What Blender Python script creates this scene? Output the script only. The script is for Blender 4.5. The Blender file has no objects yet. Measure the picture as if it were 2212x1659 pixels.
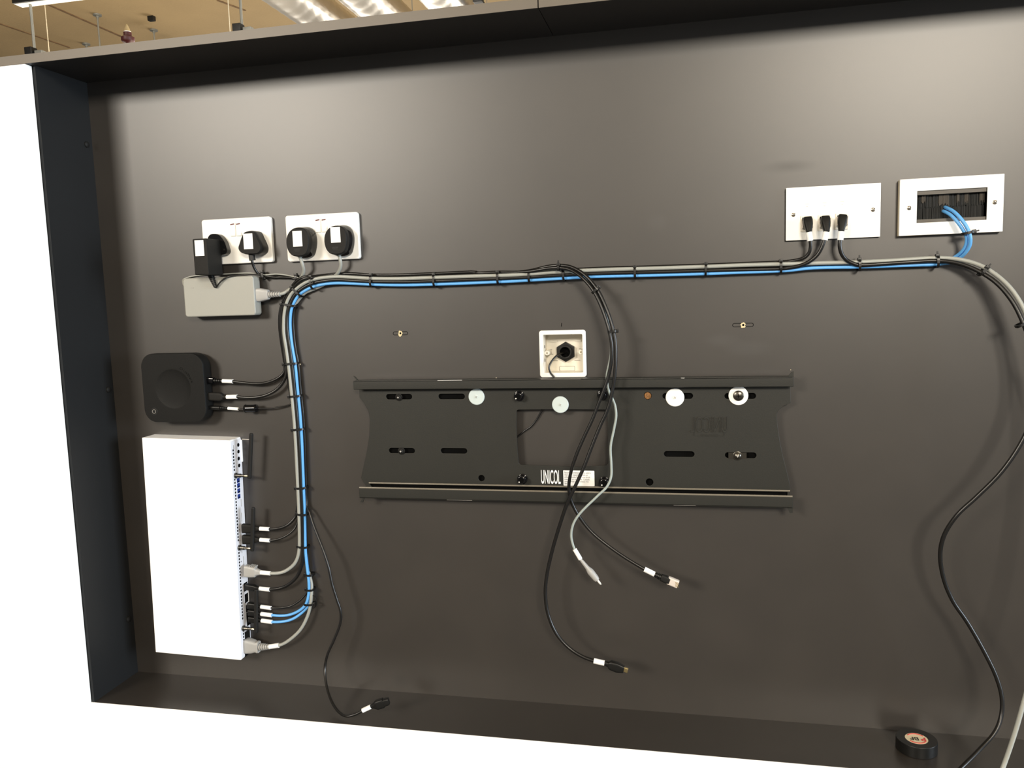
import bpy, bmesh, math, random
from mathutils import Vector, Matrix
random.seed(7)
S = bpy.context.scene
COL = S.collection
V3 = Vector
# ------------------------------------------------------------------ camera
CAM = V3((1.0633, -1.4424, 0.1555)); PITCH, ROLL, YAW, F = -.1108, -.0325, -.2169, 1758.82
cy_, sy_ = math.cos(YAW), math.sin(YAW); cp_, sp_ = math.cos(PITCH), math.sin(PITCH)
cr_, sr_ = math.cos(ROLL), math.sin(ROLL)
FWD = V3((sy_*cp_, cy_*cp_, sp_)); r0_ = V3((cy_, -sy_, 0)); u0_ = r0_.cross(FWD)
RGT = r0_*cr_ + u0_*sr_; UPV = -r0_*sr_ + u0_*cr_
cd = bpy.data.cameras.new('camera'); cam = bpy.data.objects.new('camera', cd); COL.objects.link(cam)
cd.sensor_width = 36; cd.lens = F/2212*36; cd.clip_start = .02; cd.clip_end = 100
m = Matrix((RGT, UPV, -FWD)).transposed().to_4x4(); m.translation = CAM; cam.matrix_world = m
S.camera = cam
# ------------------------------------------------------------------ light
S.view_settings.view_transform = 'Standard'; S.view_settings.look = 'None'
S.view_settings.gamma = 1; S.view_settings.use_curve_mapping = False
S.view_settings.exposure = 0.0
w = bpy.data.worlds.new('world'); S.world = w; w.use_nodes = True
w.node_tree.nodes['Background'].inputs[0].default_value = (1, .95, .88, 1)
w.node_tree.nodes['Background'].inputs[1].default_value = .20
def area(name, loc, target, sx, sz, power, col, spread=180):
    l = bpy.data.lights.new(name, 'AREA'); l.shape = 'RECTANGLE'; l.size = sx; l.size_y = sz
    l.energy = power; l.color = col; l.spread = math.radians(spread)
    o = bpy.data.objects.new(name, l); COL.objects.link(o); o.location = loc
    o.rotation_euler = (V3(target)-V3(loc)).to_track_quat('-Z', 'Y').to_euler()
    return o
area('left_luminaires', (-2.75, -6.0, 2.14), (-.2, 0, .4), 1.8, 1.1, 365, (1, .92, .80))
area('right_luminaires', (3.05, -6.0, 2.14), (1.8, 0, .4), 1.5, 1.1, 350, (1, .91, .77))
area('side_windows', (6.0, -1.25, .4), (.4, 0, 0), 2.0, 1.6, 330, (.78, .89, 1))
area('duct_fill', (-.6, 8.5, .6), (-.6, 0, .9), 6, 1.3, 260, (1, .92, .80))  # added unseen fill, brightens the foil ducts
area('ceiling_fill', (-1.6, 2.6, .75), (-1.6, 3.2, 2.1), 3.5, 1.2, 95, (1, .88, .70))  # added uplight hidden behind the partition to brighten the ceiling
sp = bpy.data.lights.new('duct_fill_point', 'POINT'); sp.energy = 10; sp.color = (1, .88, .7); sp.shadow_soft_size = .06  # added unseen point light for the bright spots on the ducts
o = bpy.data.objects.new('duct_fill_point', sp); COL.objects.link(o); o.location = (-.75, 2.2, .95)

# ------------------------------------------------------------------ helpers
def P(x, y, d=0.):
    v = RGT*((x-1106)/F) - UPV*((y-829.5)/F) + FWD
    return CAM + v*((-d-CAM.y)/v.y)
def PZ(x, y, z):
    v = RGT*((x-1106)/F) - UPV*((y-829.5)/F) + FWD
    return CAM + v*((z-CAM.z)/v.z)
def lin(c): return c/12.92 if c <= .04045 else ((c+.055)/1.055)**2.4
def rgb(r, g, b): return (lin(r/255), lin(g/255), lin(b/255), 1)
MATS = {}
def mat(name, col, rough=.5, metal=0., spec=.5, var=0., vscale=5., bump=0., bscale=400., emit=0., coat=0.):
    mt = bpy.data.materials.new(name); mt.use_nodes = True; nt = mt.node_tree
    b = nt.nodes['Principled BSDF']; c = rgb(*col)
    b.inputs['Base Color'].default_value = c; b.inputs['Roughness'].default_value = rough
    b.inputs['Metallic'].default_value = metal; b.inputs['Specular IOR Level'].default_value = spec
    b.inputs['Coat Weight'].default_value = coat
    tc = nt.nodes.new('ShaderNodeTexCoord')
    if var:
        n = nt.nodes.new('ShaderNodeTexNoise'); n.inputs['Scale'].default_value = vscale; n.inputs['Detail'].default_value = 5
        nt.links.new(tc.outputs['Object'], n.inputs['Vector'])
        r = nt.nodes.new('ShaderNodeValToRGB'); r.color_ramp.elements[0].position = .3; r.color_ramp.elements[1].position = .7
        r.color_ramp.elements[0].color = tuple(x*(1-var) for x in c[:3])+(1,)
        r.color_ramp.elements[1].color = tuple(min(1, x*(1+var)) for x in c[:3])+(1,)
        nt.links.new(n.outputs['Fac'], r.inputs['Fac']); nt.links.new(r.outputs['Color'], b.inputs['Base Color'])
    if bump:
        n2 = nt.nodes.new('ShaderNodeTexNoise'); n2.inputs['Scale'].default_value = bscale; n2.inputs['Detail'].default_value = 3
        nt.links.new(tc.outputs['Object'], n2.inputs['Vector'])
        bp = nt.nodes.new('ShaderNodeBump'); bp.inputs['Strength'].default_value = bump; bp.inputs['Distance'].default_value = .001 if bscale > 100 else .006
        nt.links.new(n2.outputs['Fac'], bp.inputs['Height']); nt.links.new(bp.outputs['Normal'], b.inputs['Normal'])
    if emit:
        b.inputs['Emission Color'].default_value = c; b.inputs['Emission Strength'].default_value = emit
    MATS[name] = mt; return mt
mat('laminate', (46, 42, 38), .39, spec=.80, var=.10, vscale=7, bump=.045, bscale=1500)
mat('laminate_shaded', (24, 25, 26), .55, spec=.3, var=.06, vscale=6, bump=.08, bscale=700)  # darker copy of the laminate, shade of the side panels in its colour
mat('board', (40, 37, 34), .45, var=.05, vscale=6, bump=.05, bscale=600)
mat('hub_black', (16, 16, 15), .6, spec=.2, bump=.15, bscale=900)
mat('bend_highlight', (112, 106, 94), .30, spec=.6)  # lighter than the black steel: highlight lines along the bends put into the colour
mat('lit_edge', (93, 85, 74), .45)  # front edge of the boards, its brighter light put into a paler colour
mat('white_paint', (252, 252, 250), .45)
mat('white_plastic', (238, 237, 232), .3)
mat('box_plastic', (228, 222, 208), .35)
mat('white_metal', (246, 246, 246), .4, bump=.1, bscale=900)
mat('port_panel', (228, 229, 235), .45)
mat('cream_edge', (214, 200, 170), .5)
mat('steel_black', (34, 34, 30), .46, spec=.4, bump=.08, bscale=500, var=.06, vscale=8)
mat('black_plastic', (17, 17, 16), .42, spec=.35)
mat('black_matte', (23, 22, 20), .62, spec=.25, bump=.2, bscale=900)
mat('black_gloss', (10, 10, 12), .08)
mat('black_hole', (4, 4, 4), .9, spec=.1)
mat('tie_black', (14, 14, 14), .35)
mat('cable_black', (18, 17, 16), .33)
mat('cable_grey', (152, 154, 148), .38)
mat('cable_thin_grey', (148, 157, 153), .4)
mat('cable_blue', (96, 166, 228), .38)
mat('plug_grey', (158, 157, 154), .4)
mat('brick_grey', (150, 150, 143), .42)
mat('brick_side', (140, 146, 149), .42)
mat('paper', (240, 240, 238), .6)
mat('print_grey', (150, 146, 140), .6)
mat('print_black', (45, 42, 40), .6)
mat('print_red', (200, 60, 60), .6)
mat('marker_red', (88, 28, 24), .5)
mat('nickel', (190, 180, 165), .25, metal=1)
mat('zinc', (215, 212, 205), .38, metal=.0)
mat('washer', (196, 208, 208), .35)
mat('bolt_dark', (95, 92, 86), .3, metal=1)
mat('brass', (200, 180, 140), .3, metal=1)
mat('gold', (225, 205, 150), .25, metal=1)
mat('clear_plug', (205, 195, 185), .15)
mat('usb_blue', (30, 55, 130), .4)
mat('anchor', (205, 190, 150), .6)
mat('wood_chip', (135, 95, 55), .9, bump=1, bscale=900, var=.4, vscale=300)
mat('brush', (26, 28, 28), .7)
mat('brush_pale', (62, 56, 48), .7)  # paler colour for a few clumps of bristles
mat('aluminium', (78, 73, 66), .5)
mat('ceiling_paint', (172, 148, 108), .9, var=.10, vscale=1.3, bump=.3, bscale=40)
mat('ceiling_joint', (118, 92, 62), .9, var=.3, vscale=12)
mat('foil', (215, 210, 202), .30, metal=1, bump=.5, bscale=20)
_nt = MATS['foil'].node_tree; _mp = _nt.nodes.new('ShaderNodeMapping'); _mp.inputs['Scale'].default_value = (1, .22, 1)
_n = [n for n in _nt.nodes if n.type == 'TEX_NOISE'][0]; _tc = [n for n in _nt.nodes if n.type == 'TEX_COORD'][0]
_nt.links.new(_tc.outputs['Object'], _mp.inputs['Vector']); _nt.links.new(_mp.outputs['Vector'], _n.inputs['Vector'])
mat('galv', (135, 135, 128), .5, metal=.4)
mat('red_paint', (64, 10, 10), .5)
mat('cone', (170, 150, 110), .5)
mat('green_led', (60, 255, 110), .5, emit=3)
mat('floor_carpet', (88, 86, 84), .9, var=.15, vscale=20)

WL = {}
def reg(o, wl): WL[o.name] = V3(wl)
def tag(o, label=None, cat=None, group=None, kind=None):
    if label: o['label'] = label
    if cat: o['category'] = cat
    if group: o['group'] = group
    if kind: o['kind'] = kind
    return o
def thing(name, label, cat, loc, group=None):
    o = bpy.data.objects.new(name, None); COL.objects.link(o); o.location = loc; o.empty_display_size = .02
    reg(o, loc); return tag(o, label, cat, group)
def link(name, me, m_, parent=None, smooth=False):
    vs = [v.co for v in me.vertices]
    c = sum(vs, V3())/max(1, len(vs)) if vs else V3()
    me.transform(Matrix.Translation(-c))
    o = bpy.data.objects.new(name, me); COL.objects.link(o)
    base = WL[parent.name] if parent else V3()
    o.location = c-base; o.parent = parent; reg(o, c)
    if m_ is not None:
        for k in (m_ if isinstance(m_, (list, tuple)) else [m_]): me.materials.append(MATS[k])
    if smooth:
        me.polygons.foreach_set('use_smooth', [True]*len(me.polygons))
        try: me.set_sharp_from_angle(angle=math.radians(38))
        except Exception: pass
        wm = o.modifiers.new('wn', 'WEIGHTED_NORMAL'); wm.keep_sharp = True
    me.update(); return o
def from_bm(bm):
    bmesh.ops.recalc_face_normals(bm, faces=bm.faces)
    me = bpy.data.meshes.new('mesh'); bm.to_mesh(me); bm.free(); return me
AX = (V3((1, 0, 0)), V3((0, 0, 1)), V3((0, -1, 0)))       # right, up, out of the wall
def bm_box(bm, c, ax, h, bev=0, seg=2):
    vs = []
    for i in (-1, 1):
        for j in (-1, 1):
            for k in (-1, 1):
                vs.append(bm.verts.new(V3(c)+ax[0]*(i*h[0])+ax[1]*(j*h[1])+ax[2]*(k*h[2])))
    fs = [(0, 1, 3, 2), (4, 6, 7, 5), (0, 4, 5, 1), (2, 3, 7, 6), (0, 2, 6, 4), (1, 5, 7, 3)]
    fc = [bm.faces.new([vs[i] for i in f]) for f in fs]
    if bev:
        es = list({e for f in fc for e in f.edges})
        bmesh.ops.bevel(bm, geom=es, offset=min(bev, .95*min(h)), segments=seg, profile=.5, affect='EDGES')
def obox(name, c, ax, h, m_, parent=None, bev=0, seg=2):
    bm = bmesh.new(); bm_box(bm, c, ax, h, bev, seg); return link(name, from_bm(bm), m_, parent, bev > 0)
def box(name, x0, x1, z0, z1, d0, d1, m_, parent=None, bev=0, seg=2):
    return obox(name, ((x0+x1)/2, -(d0+d1)/2, (z0+z1)/2), AX, (abs(x1-x0)/2, abs(z1-z0)/2, abs(d1-d0)/2), m_, parent, bev, seg)
def rrect(x0, z0, x1, z1, r, n=5):
    pts = []
    for cx, cz, a in ((x1-r, z1-r, 0), (x0+r, z1-r, 90), (x0+r, z0+r, 180), (x1-r, z0+r, 270)):
        for i in range(n+1):
            t = math.radians(a+90*i/n); pts.append((cx+r*math.cos(t), cz+r*math.sin(t)))
    return pts
def circ(cx, cz, r, n=20, ph=0): return [(cx+r*math.cos(ph+2*math.pi*i/n), cz+r*math.sin(ph+2*math.pi*i/n)) for i in range(n)]
def slot(cx, cz, L, h): return rrect(cx-L/2, cz-h/2, cx+L/2, cz+h/2, h/2-1e-5, 6)
def plate_mesh(outer, holes, d0, d1, bev=0, T=None):
    cu = bpy.data.curves.new('c', 'CURVE'); cu.dimensions = '2D'; cu.fill_mode = 'BOTH'
    for loop in [outer]+list(holes):
        s = cu.splines.new('POLY'); s.points.add(len(loop)-1)
        for p, q in zip(s.points, loop): p.co = (q[0], q[1], 0, 1)
        s.use_cyclic_u = True
    cu.extrude = abs(d1-d0)/2-bev; cu.bevel_depth = bev; cu.offset = -bev; cu.bevel_resolution = 2
    o = bpy.data.objects.new('tmp', cu); COL.objects.link(o)
    dg = bpy.context.evaluated_depsgraph_get(); me = bpy.data.meshes.new_from_object(o.evaluated_get(dg))
    bpy.data.objects.remove(o); bpy.data.curves.remove(cu)
    mid = (d0+d1)/2
    M = T if T is not None else Matrix(((1, 0, 0, 0), (0, 0, -1, -mid), (0, 1, 0, 0), (0, 0, 0, 1)))
    me.transform(M); return me
def plate(name, outer, holes, d0, d1, m_, parent=None, bev=0):
    return link(name, plate_mesh(outer, holes, d0, d1, bev), m_, parent, bev > 0)
def text(name, s, x, z, size, d, m_, parent, sx=1., rot=0., mirror=False, ext=.00015, align='CENTER', ax=None, off=0.):
    cu = bpy.data.curves.new('t', 'FONT'); cu.body = s; cu.size = size; cu.extrude = ext; cu.align_x = align; cu.align_y = 'CENTER'; cu.offset = off
    o = bpy.data.objects.new('tmp', cu); COL.objects.link(o)
    dg = bpy.context.evaluated_depsgraph_get(); me = bpy.data.meshes.new_from_object(o.evaluated_get(dg))
    bpy.data.objects.remove(o); bpy.data.curves.remove(cu)
    me.transform(Matrix.Rotation(rot, 4, 'Z') @ Matrix.Diagonal((sx*(-1 if mirror else 1), 1, 1, 1)))
    if ax is None: ax = (AX[0], AX[1], AX[2]); org = V3((x, -d, z))
    else: org = V3((x, d, z))
    M = Matrix((ax[0], ax[1], ax[2])).transposed().to_4x4(); M.translation = org
    me.transform(M)
    if mirror: me.flip_normals()
    return link(name, me, m_, parent)
def smooth_path(pts, k=6):
    pts = [V3(p) for p in pts]
    if len(pts) < 3: return pts
    out = []; n = len(pts)
    for i in range(n-1):
        p0 = pts[i-1] if i else pts[0]*2-pts[1]; p1 = pts[i]; p2 = pts[i+1]; p3 = pts[i+2] if i+2 < n else pts[-1]*2-pts[-2]
        t0 = 0; t1 = t0+max(1e-6, (p1-p0).length)**.5; t2 = t1+max(1e-6, (p2-p1).length)**.5; t3 = t2+max(1e-6, (p3-p2).length)**.5
        for j in range(k):
            t = t1+(t2-t1)*j/k
            a1 = p0*((t1-t)/(t1-t0))+p1*((t-t0)/(t1-t0)); a2 = p1*((t2-t)/(t2-t1))+p2*((t-t1)/(t2-t1)); a3 = p2*((t3-t)/(t3-t2))+p3*((t-t2)/(t3-t2))
            b1 = a1*((t2-t)/(t2-t0))+a2*((t-t0)/(t2-t0)); b2 = a2*((t3-t)/(t3-t1))+a3*((t-t1)/(t3-t1))
            out.append(b1*((t2-t)/(t2-t1))+b2*((t-t1)/(t2-t1)))
    out.append(pts[-1]); return out
def tube_mesh(pts, r, n=10, caps=True):
    pts = [V3(p) for p in pts]; N = len(pts); rs = r if isinstance(r, (list, tuple)) else [r]*N
    vs = []; fs = []; up = None
    for i, p in enumerate(pts):
        t = (pts[min(i+1, N-1)]-pts[max(i-1, 0)]).normalized()
        if up is None: up = t.orthogonal().normalized()
        up = (up-t*up.dot(t)).normalized(); s = t.cross(up)
        for j in range(n):
            a = 2*math.pi*j/n; vs.append(p+(up*math.cos(a)+s*math.sin(a))*rs[i])
    for i in range(N-1):
        for j in range(n):
            a = i*n+j; b = i*n+(j+1) % n; fs.append((a, b, b+n, a+n))
    if caps: fs.append(tuple(range(n))[::-1]); fs.append(tuple(range((N-1)*n, N*n)))
    me = bpy.data.meshes.new('tube'); me.from_pydata(vs, [], fs); return me
def tube(name, pts, r, m_, parent=None, n=10, k=6):
    return link(name, tube_mesh(smooth_path(pts, k), r, n), m_, parent, True)
def rod(name, a, b, r, m_, parent=None, n=12, r2=None):
    return link(name, tube_mesh([a, b], [r, r if r2 is None else r2], n), m_, parent, True)
def lathe(name, c, axis, prof, m_, parent=None, n=20, cap=True):      # prof: list of (s along axis, radius)
    a = V3(axis).normalized(); u = a.orthogonal().normalized(); v = a.cross(u); vs = []; fs = []
    for s, r in prof:
        for j in range(n):
            t = 2*math.pi*j/n; vs.append(V3(c)+a*s+(u*math.cos(t)+v*math.sin(t))*max(r, 1e-5))
    for i in range(len(prof)-1):
        for j in range(n):
            p = i*n+j; q = i*n+(j+1) % n; fs.append((p, q, q+n, p+n))
    if cap: fs.append(tuple(range(n))[::-1]); fs.append(tuple(range((len(prof)-1)*n, len(prof)*n)))
    me = bpy.data.meshes.new('lathe'); me.from_pydata(vs, [], fs)
    bm = bmesh.new(); bm.from_mesh(me); bmesh.ops.recalc_face_normals(bm, faces=bm.faces); bm.to_mesh(me); bm.free()
    return link(name, me, m_, parent, True)
def loft_mesh(c, axis, side, st, n=16):                               # st: (s, half width, half thickness, squareness exponent)
    a = V3(axis).normalized(); w_ = V3(side); w_ = (w_-a*w_.dot(a)).normalized(); t_ = a.cross(w_); vs = []; fs = []
    for s, hw, ht, e in st:
        for j in range(n):
            th = 2*math.pi*(j+.5)/n; cc, ss = math.cos(th), math.sin(th)
            x = math.copysign(abs(cc)**(2/e), cc)*hw; y = math.copysign(abs(ss)**(2/e), ss)*ht
            vs.append(V3(c)+a*s+w_*x+t_*y)
    for i in range(len(st)-1):
        for j in range(n):
            p = i*n+j; q = i*n+(j+1) % n; fs.append((p, q, q+n, p+n))
    fs.append(tuple(range(n))[::-1]); fs.append(tuple(range((len(st)-1)*n, len(st)*n)))
    me = bpy.data.meshes.new('loft'); me.from_pydata(vs, [], fs)
    bm = bmesh.new(); bm.from_mesh(me); bmesh.ops.recalc_face_normals(bm, faces=bm.faces); bm.to_mesh(me); bm.free()
    return me
def loft(name, c, axis, side, st, m_, parent=None, n=16):
    return link(name, loft_mesh(c, axis, side, st, n), m_, parent, True)
def shell(name, outline, steps, m_, parent=None):                     # steps: (depth, scale); outline in world x, z
    n = len(outline); cx = sum(p[0] for p in outline)/n; cz = sum(p[1] for p in outline)/n; vs = []; fs = []
    for d, s in steps:
        for x, z in outline: vs.append(V3((cx+(x-cx)*s, -d, cz+(z-cz)*s)))
    for i in range(len(steps)-1):
        for j in range(n):
            p = i*n+j; q = i*n+(j+1) % n; fs.append((p, q, q+n, p+n))
    fs.append(tuple(range(n))[::-1]); fs.append(tuple(range((len(steps)-1)*n, len(steps)*n)))
    me = bpy.data.meshes.new('shell'); me.from_pydata(vs, [], fs)
    bm = bmesh.new(); bm.from_mesh(me); bmesh.ops.recalc_face_normals(bm, faces=bm.faces); bm.to_mesh(me); bm.free()
    return link(name, me, m_, parent, True)

# ------------------------------------------------------------------ the setting
X0, X1, Z0, Z1 = -.0889, 2.02, -.618, .5925
DP, DB, TB = .131, .144, .0165
BX0, BX1, BZ0, BZ1 = .8035, .8785, .009, .0815                       # hole of the back box
WX0, WX1, WZ0, WZ1 = 1.4190, 1.5205, .2465, .2965                     # hole behind the brush plate
o = plate('wall_back', [(X0-.02, Z0-.02), (X1+.02, Z0-.02), (X1+.02, Z1+.001), (X0-.02, Z1+.001)],
          [rrect(BX0, BZ0, BX1, BZ1, .003), rrect(WX0, WZ0, WX1, WZ1, .002)], -.02, 0, 'laminate')
tag(o, 'dark grey laminate back panel of the recess', kind='structure')
nt = MATS['laminate'].node_tree; b_ = nt.nodes['Principled BSDF']      # finger smudges on the laminate: soft, darker, a little rougher
tcg = nt.nodes.new('ShaderNodeNewGeometry')
acc = None
for (px, py, rx, rz, amt) in ((1560, 735, .035, .012, .30), (1615, 752, .045, .016, .28), (1420, 480, .018, .016, .22), (1700, 360, .05, .012, .22), (1490, 455, .012, .006, .22), (865, 1468, .02, .02, .30), (765, 1330, .010, .06, .2), (1300, 100, .006, .004, .2)):
    c = P(px, py); mp = nt.nodes.new('ShaderNodeMapping'); mp.vector_type = 'TEXTURE'
    mp.inputs['Location'].default_value = c; mp.inputs['Scale'].default_value = (rx, 1, rz)
    nt.links.new(tcg.outputs['Position'], mp.inputs['Vector'])
    g = nt.nodes.new('ShaderNodeTexGradient'); g.gradient_type = 'SPHERICAL'; nt.links.new(mp.outputs['Vector'], g.inputs['Vector'])
    mu = nt.nodes.new('ShaderNodeMath'); mu.operation = 'MULTIPLY'; mu.inputs[1].default_value = amt; nt.links.new(g.outputs['Fac'], mu.inputs[0])
    if acc is None: acc = mu
    else:
        ad = nt.nodes.new('ShaderNodeMath'); ad.operation = 'ADD'; nt.links.new(acc.outputs[0], ad.inputs[0]); nt.links.new(mu.outputs[0], ad.inputs[1]); acc = ad
src = b_.inputs['Base Color'].links[0].from_socket
mx = nt.nodes.new('ShaderNodeMix'); mx.data_type = 'RGBA'; mx.blend_type = 'MIX'; mx.inputs[7].default_value = rgb(22, 19, 16)
nt.links.new(src, mx.inputs[6]); nt.links.new(acc.outputs[0], mx.inputs[0]); nt.links.new(mx.outputs[2], b_.inputs['Base Color'])
ra = nt.nodes.new('ShaderNodeMath'); ra.operation = 'MULTIPLY_ADD'; ra.inputs[1].default_value = .35; ra.inputs[2].default_value = .39
nt.links.new(acc.outputs[0], ra.inputs[0]); nt.links.new(ra.outputs[0], b_.inputs['Roughness'])

wl_ = box('wall_left', X0-.0045, X0, Z0, Z1, 0, DP, 'laminate_shaded'); tag(wl_, kind='structure')
for (px, py, h) in ((188, 313, .0), (236, 841, .0), (280, 1336, .0)):
    q = P(px, py, .012)
    lathe('screw_cap', (X0, -.016, q.z), (1, 0, 0), [(0, .0062), (.002, .0060), (.0035, .0035), (.0038, .0005)], 'black_matte', wl_, 14)
o = box('wall_right', X1, X1+.018, Z0, Z1, 0, DP, 'laminate_shaded'); tag(o, kind='structure')
o = box('floor_ledge', X0-.004, X1, Z0-.018, Z0, 0, DP, 'laminate'); o.name = 'trim_1'; tag(o, 'dark laminate ledge along the bottom of the recess', kind='structure')
o = box('trim_2', -1.6, .8377, Z1, Z1+TB, -.02, DB, 'board', bev=.0006, seg=1); tag(o, 'left board closing the top of the recess', kind='structure')
o = box('trim_3', .8385, X1+.6, Z1, Z1+TB, -.02, DB, 'board', bev=.0006, seg=1); tag(o, 'right board closing the top of the recess', kind='structure')
for nm, xa, xb in (('trim_2', -1.6, .8377), ('trim_3', .8385, X1+.6)):
    box('lit_edge', xa+.0005, xb-.0005, Z1+.0004, Z1+TB-.0004, DB-.0002, DB+.0008, 'lit_edge', bpy.data.objects[nm])
o = box('trim_4', -1.6, -.0955, -1.4, Z1-.0008, DP, .147, 'white_paint', bev=.0005, seg=1); tag(o, 'white front panel left of the recess', kind='structure')
o = box('trim_5', -.0955, X1+.6, -1.4, Z0-.0006, DP-.018, DP+.0015, 'white_paint', bev=.0005, seg=1); tag(o, 'white front panel below the recess', kind='structure')
o = box('trim_6', X1+.02, X1+.6, Z0, Z1-.0008, DP, .147, 'white_paint'); tag(o, 'white front panel right of the recess', kind='structure')
cav = box('trim_7', -1.6, X1+.6, -1.4, Z1-.001, -.12, -.10, 'white_paint'); tag(cav, 'rear skin of the partition', kind='structure')
box('ledge_back', 0, 1, 0, 1, 0, 1, 'laminate') and bpy.data.objects.remove(bpy.data.objects['ledge_back'])
o = box('trim_8', -1.6, -.0935, -1.4, Z1-.001, -.10, DP-.001, 'laminate_shaded'); tag(o, kind='structure')
ZC = 2.6
o = obox('floor', (0, 1.5, -1.42), (V3((1, 0, 0)), V3((0, 1, 0)), V3((0, 0, 1))), (9, 10, .02), 'floor_carpet'); tag(o, kind='structure')
ceil = obox('ceiling', (0, 2.5, ZC+.05), (V3((1, 0, 0)), V3((0, 1, 0)), V3((0, 0, 1))), (9, 10.5, .05), 'ceiling_paint'); tag(ceil, kind='structure')
def seam(a, b, w_=.012):
    A = PZ(*a, ZC); B = PZ(*b, ZC); d = (B-A).normalized(); s = d.cross(V3((0, 0, 1)))
    obox('slab_joint', ((A.x+B.x)/2, (A.y+B.y)/2, ZC-.002), (d, s, V3((0, 0, 1))), ((B-A).length/2, w_, .0035), 'ceiling_joint', ceil)
seam((60, -10), (275, 84)); seam((-20, 44), (150, 102), .010); seam((470, 0), (530, 22), .01)

# ------------------------------------------------------------------ behind the partition: ducts, hangers, lamp
def duct(px, label):
    zc = 1.66; A = PZ(px, 0, zc); x = A.x
    t = thing('ventilation_duct', label, 'duct', (x, 1, zc), 'foil ducts under the ceiling')
    prof = []; y = -.2; rr = .105; i = 0
    while y < 7.5:
        prof += [(y, rr), (y+.03, rr+.0016), (y+.06, rr)]; y += .09
    lathe('duct_skin', (x, 0, zc), (0, 1, 0), prof, 'foil', t, 28)
    for yy in (1.4, 3.3, 5.2):
        s = lathe('hanger_band', (x, yy, zc), (0, 1, 0), [(-.012, rr+.005), (.012, rr+.005)], 'galv', t, 28)
        rod('hanger_strap', (x, yy, zc+rr), (x, yy, ZC), .003, 'galv', t, 6)
duct(648, 'crinkled foil duct under the ceiling, leftmost, brightest lit of the three')
duct(802, 'crinkled foil duct under the ceiling, middle of the three')
duct(968, 'crinkled foil duct under the ceiling, rightmost of the three, beside the black post')
def hanger(px, py, label, yy=2.0, clip=True):
    A = P(px, py, -yy)
    t = thing('ceiling_hanger', label, 'hanger', (A.x, A.y, A.z), 'threaded rods above the partition')
    rod('threaded_rod', (A.x, A.y, A.z-.06), (A.x, A.y, ZC), .0065, 'galv', t, 8)
    lathe('ceiling_flange', (A.x, A.y, ZC), (0, 0, -1), [(0, .03), (.006, .03)], 'galv', t, 12)
    if clip:
        obox('rubber_clip', (A.x-.012, A.y-.01, A.z), AX, (.020, .017, .02), 'black_plastic', t, .003)
        obox('strut_end', (A.x+.03, A.y, A.z-.008), AX, (.02, .010, .015), 'galv', t, .002)
hanger(75, 112, 'grey threaded rod with a black clip, leftmost above the recess corner')
hanger(523, 62, 'grey threaded rod with a black clip, beside the leftmost foil duct')
def far_hanger(px, py, drop, label):
    A = PZ(px, py, ZC)
    t = thing('ceiling_hanger', label, 'hanger', A, 'threaded rods above the partition')
    rod('threaded_rod', A, (A.x, A.y, ZC-drop), .007, 'galv', t, 8)
    lathe('ceiling_flange', A, (0, 0, -1), [(0, .035), (.012, .035), (.014, .012), (.03, .012)], 'galv', t, 12)
    return t, A
far_hanger(210, 31, .62, 'bare grey rod hanging from a ceiling flange, left of the red fitting')
t, A = far_hanger(332, 64, .40, 'short grey rod with a round clamp, right of the red fitting')
obox('pipe_clamp', (A.x+.05, A.y, ZC-.13), AX, (.045, .02, .03), 'galv', t, .008)
far_hanger(186, 94, .3, 'tiny grey ceiling rod just showing over the board, far left')
A = P(277, 92, -2.0)
t = thing('red_fitting', 'dark red fitting with a pale pointed cone above the partition edge', 'fitting', A)
lathe('fitting_body', A-V3((0, 0, .05)), (0, 0, 1), [(0, .012), (.045, .012), (.05, .024), (.058, .030), (.072, .030), (.080, .018), (.095, .018)], 'red_paint', t, 14)
lathe('collar', A+V3((0, 0, .045)), (0, 0, 1), [(0, .016), (.004, .016)], 'white_plastic', t, 14)
lathe('cone_tip', A+V3((0, 0, .049)), (0, 0, 1), [(0, .013), (.012, .011), (.032, .002)], 'cone', t, 14)
rod('supply_pipe', V3((-2.0, 2.0, A.z-.06)), V3((-.85, 2.0, A.z-.06)), .013, 'red_paint', t, 10)
for (a, b, yy, lb) in (((497, 68), (495, 0), 1.9, 'thin pale suspension wire left of the clipped rod by the ducts'), ((106, 112), (101, 20), 2.2, 'thin pale suspension wire right of the leftmost clipped rod')):
    A = P(*a, -yy); q = rod('suspension_wire', (A.x, A.y, A.z-.1), (A.x, A.y, ZC), .0022, 'cream_edge', None, 6)
    tag(q, lb, 'wire', 'suspension wires above the partition')
A = PZ(327, 35, ZC)
t = tag(obox('ceiling_sensor', (A.x, A.y, ZC-.02), AX, (.028, .02, .02), 'black_plastic', None, .004), 'tiny black square sensor on the beige ceiling', 'sensor')
A = P(36, 14, -2.); B = P(400, -35, -2.)
t = thing('track_light', 'black track light bar cut by the top left edge', 'lamp', (A.x, 2, A.z+.04))
obox('track', ((A.x+B.x)/2, 2, A.z+.045), AX, ((B.x-A.x)/2, .042, .03), 'black_plastic', t, .006)
obox('diffuser', ((A.x+B.x)/2, 2, A.z+.004), AX, ((B.x-A.x)/2-.01, .003, .024), 'white_plastic', t)
for k in (.15, .8): rod('hanging_wire', (A.x+(B.x-A.x)*k, 2, A.z+.08), (A.x+(B.x-A.x)*k, 2, ZC), .002, 'galv', t, 6)
A = P(190, -2, -2.6)
t = thing('emergency_light', 'small green-lit emergency lamp at the top edge, right of the track light', 'lamp', A)
lathe('housing', A+V3((0, 0, .012)), (0, 0, 1), [(0, .03), (.02, .04), (.04, .04)], 'black_plastic', t, 16)
lathe('green_lens', A, (0, 0, 1), [(0, .004), (.003, .012), (.013, .014)], 'green_led', t, 12)
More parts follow.
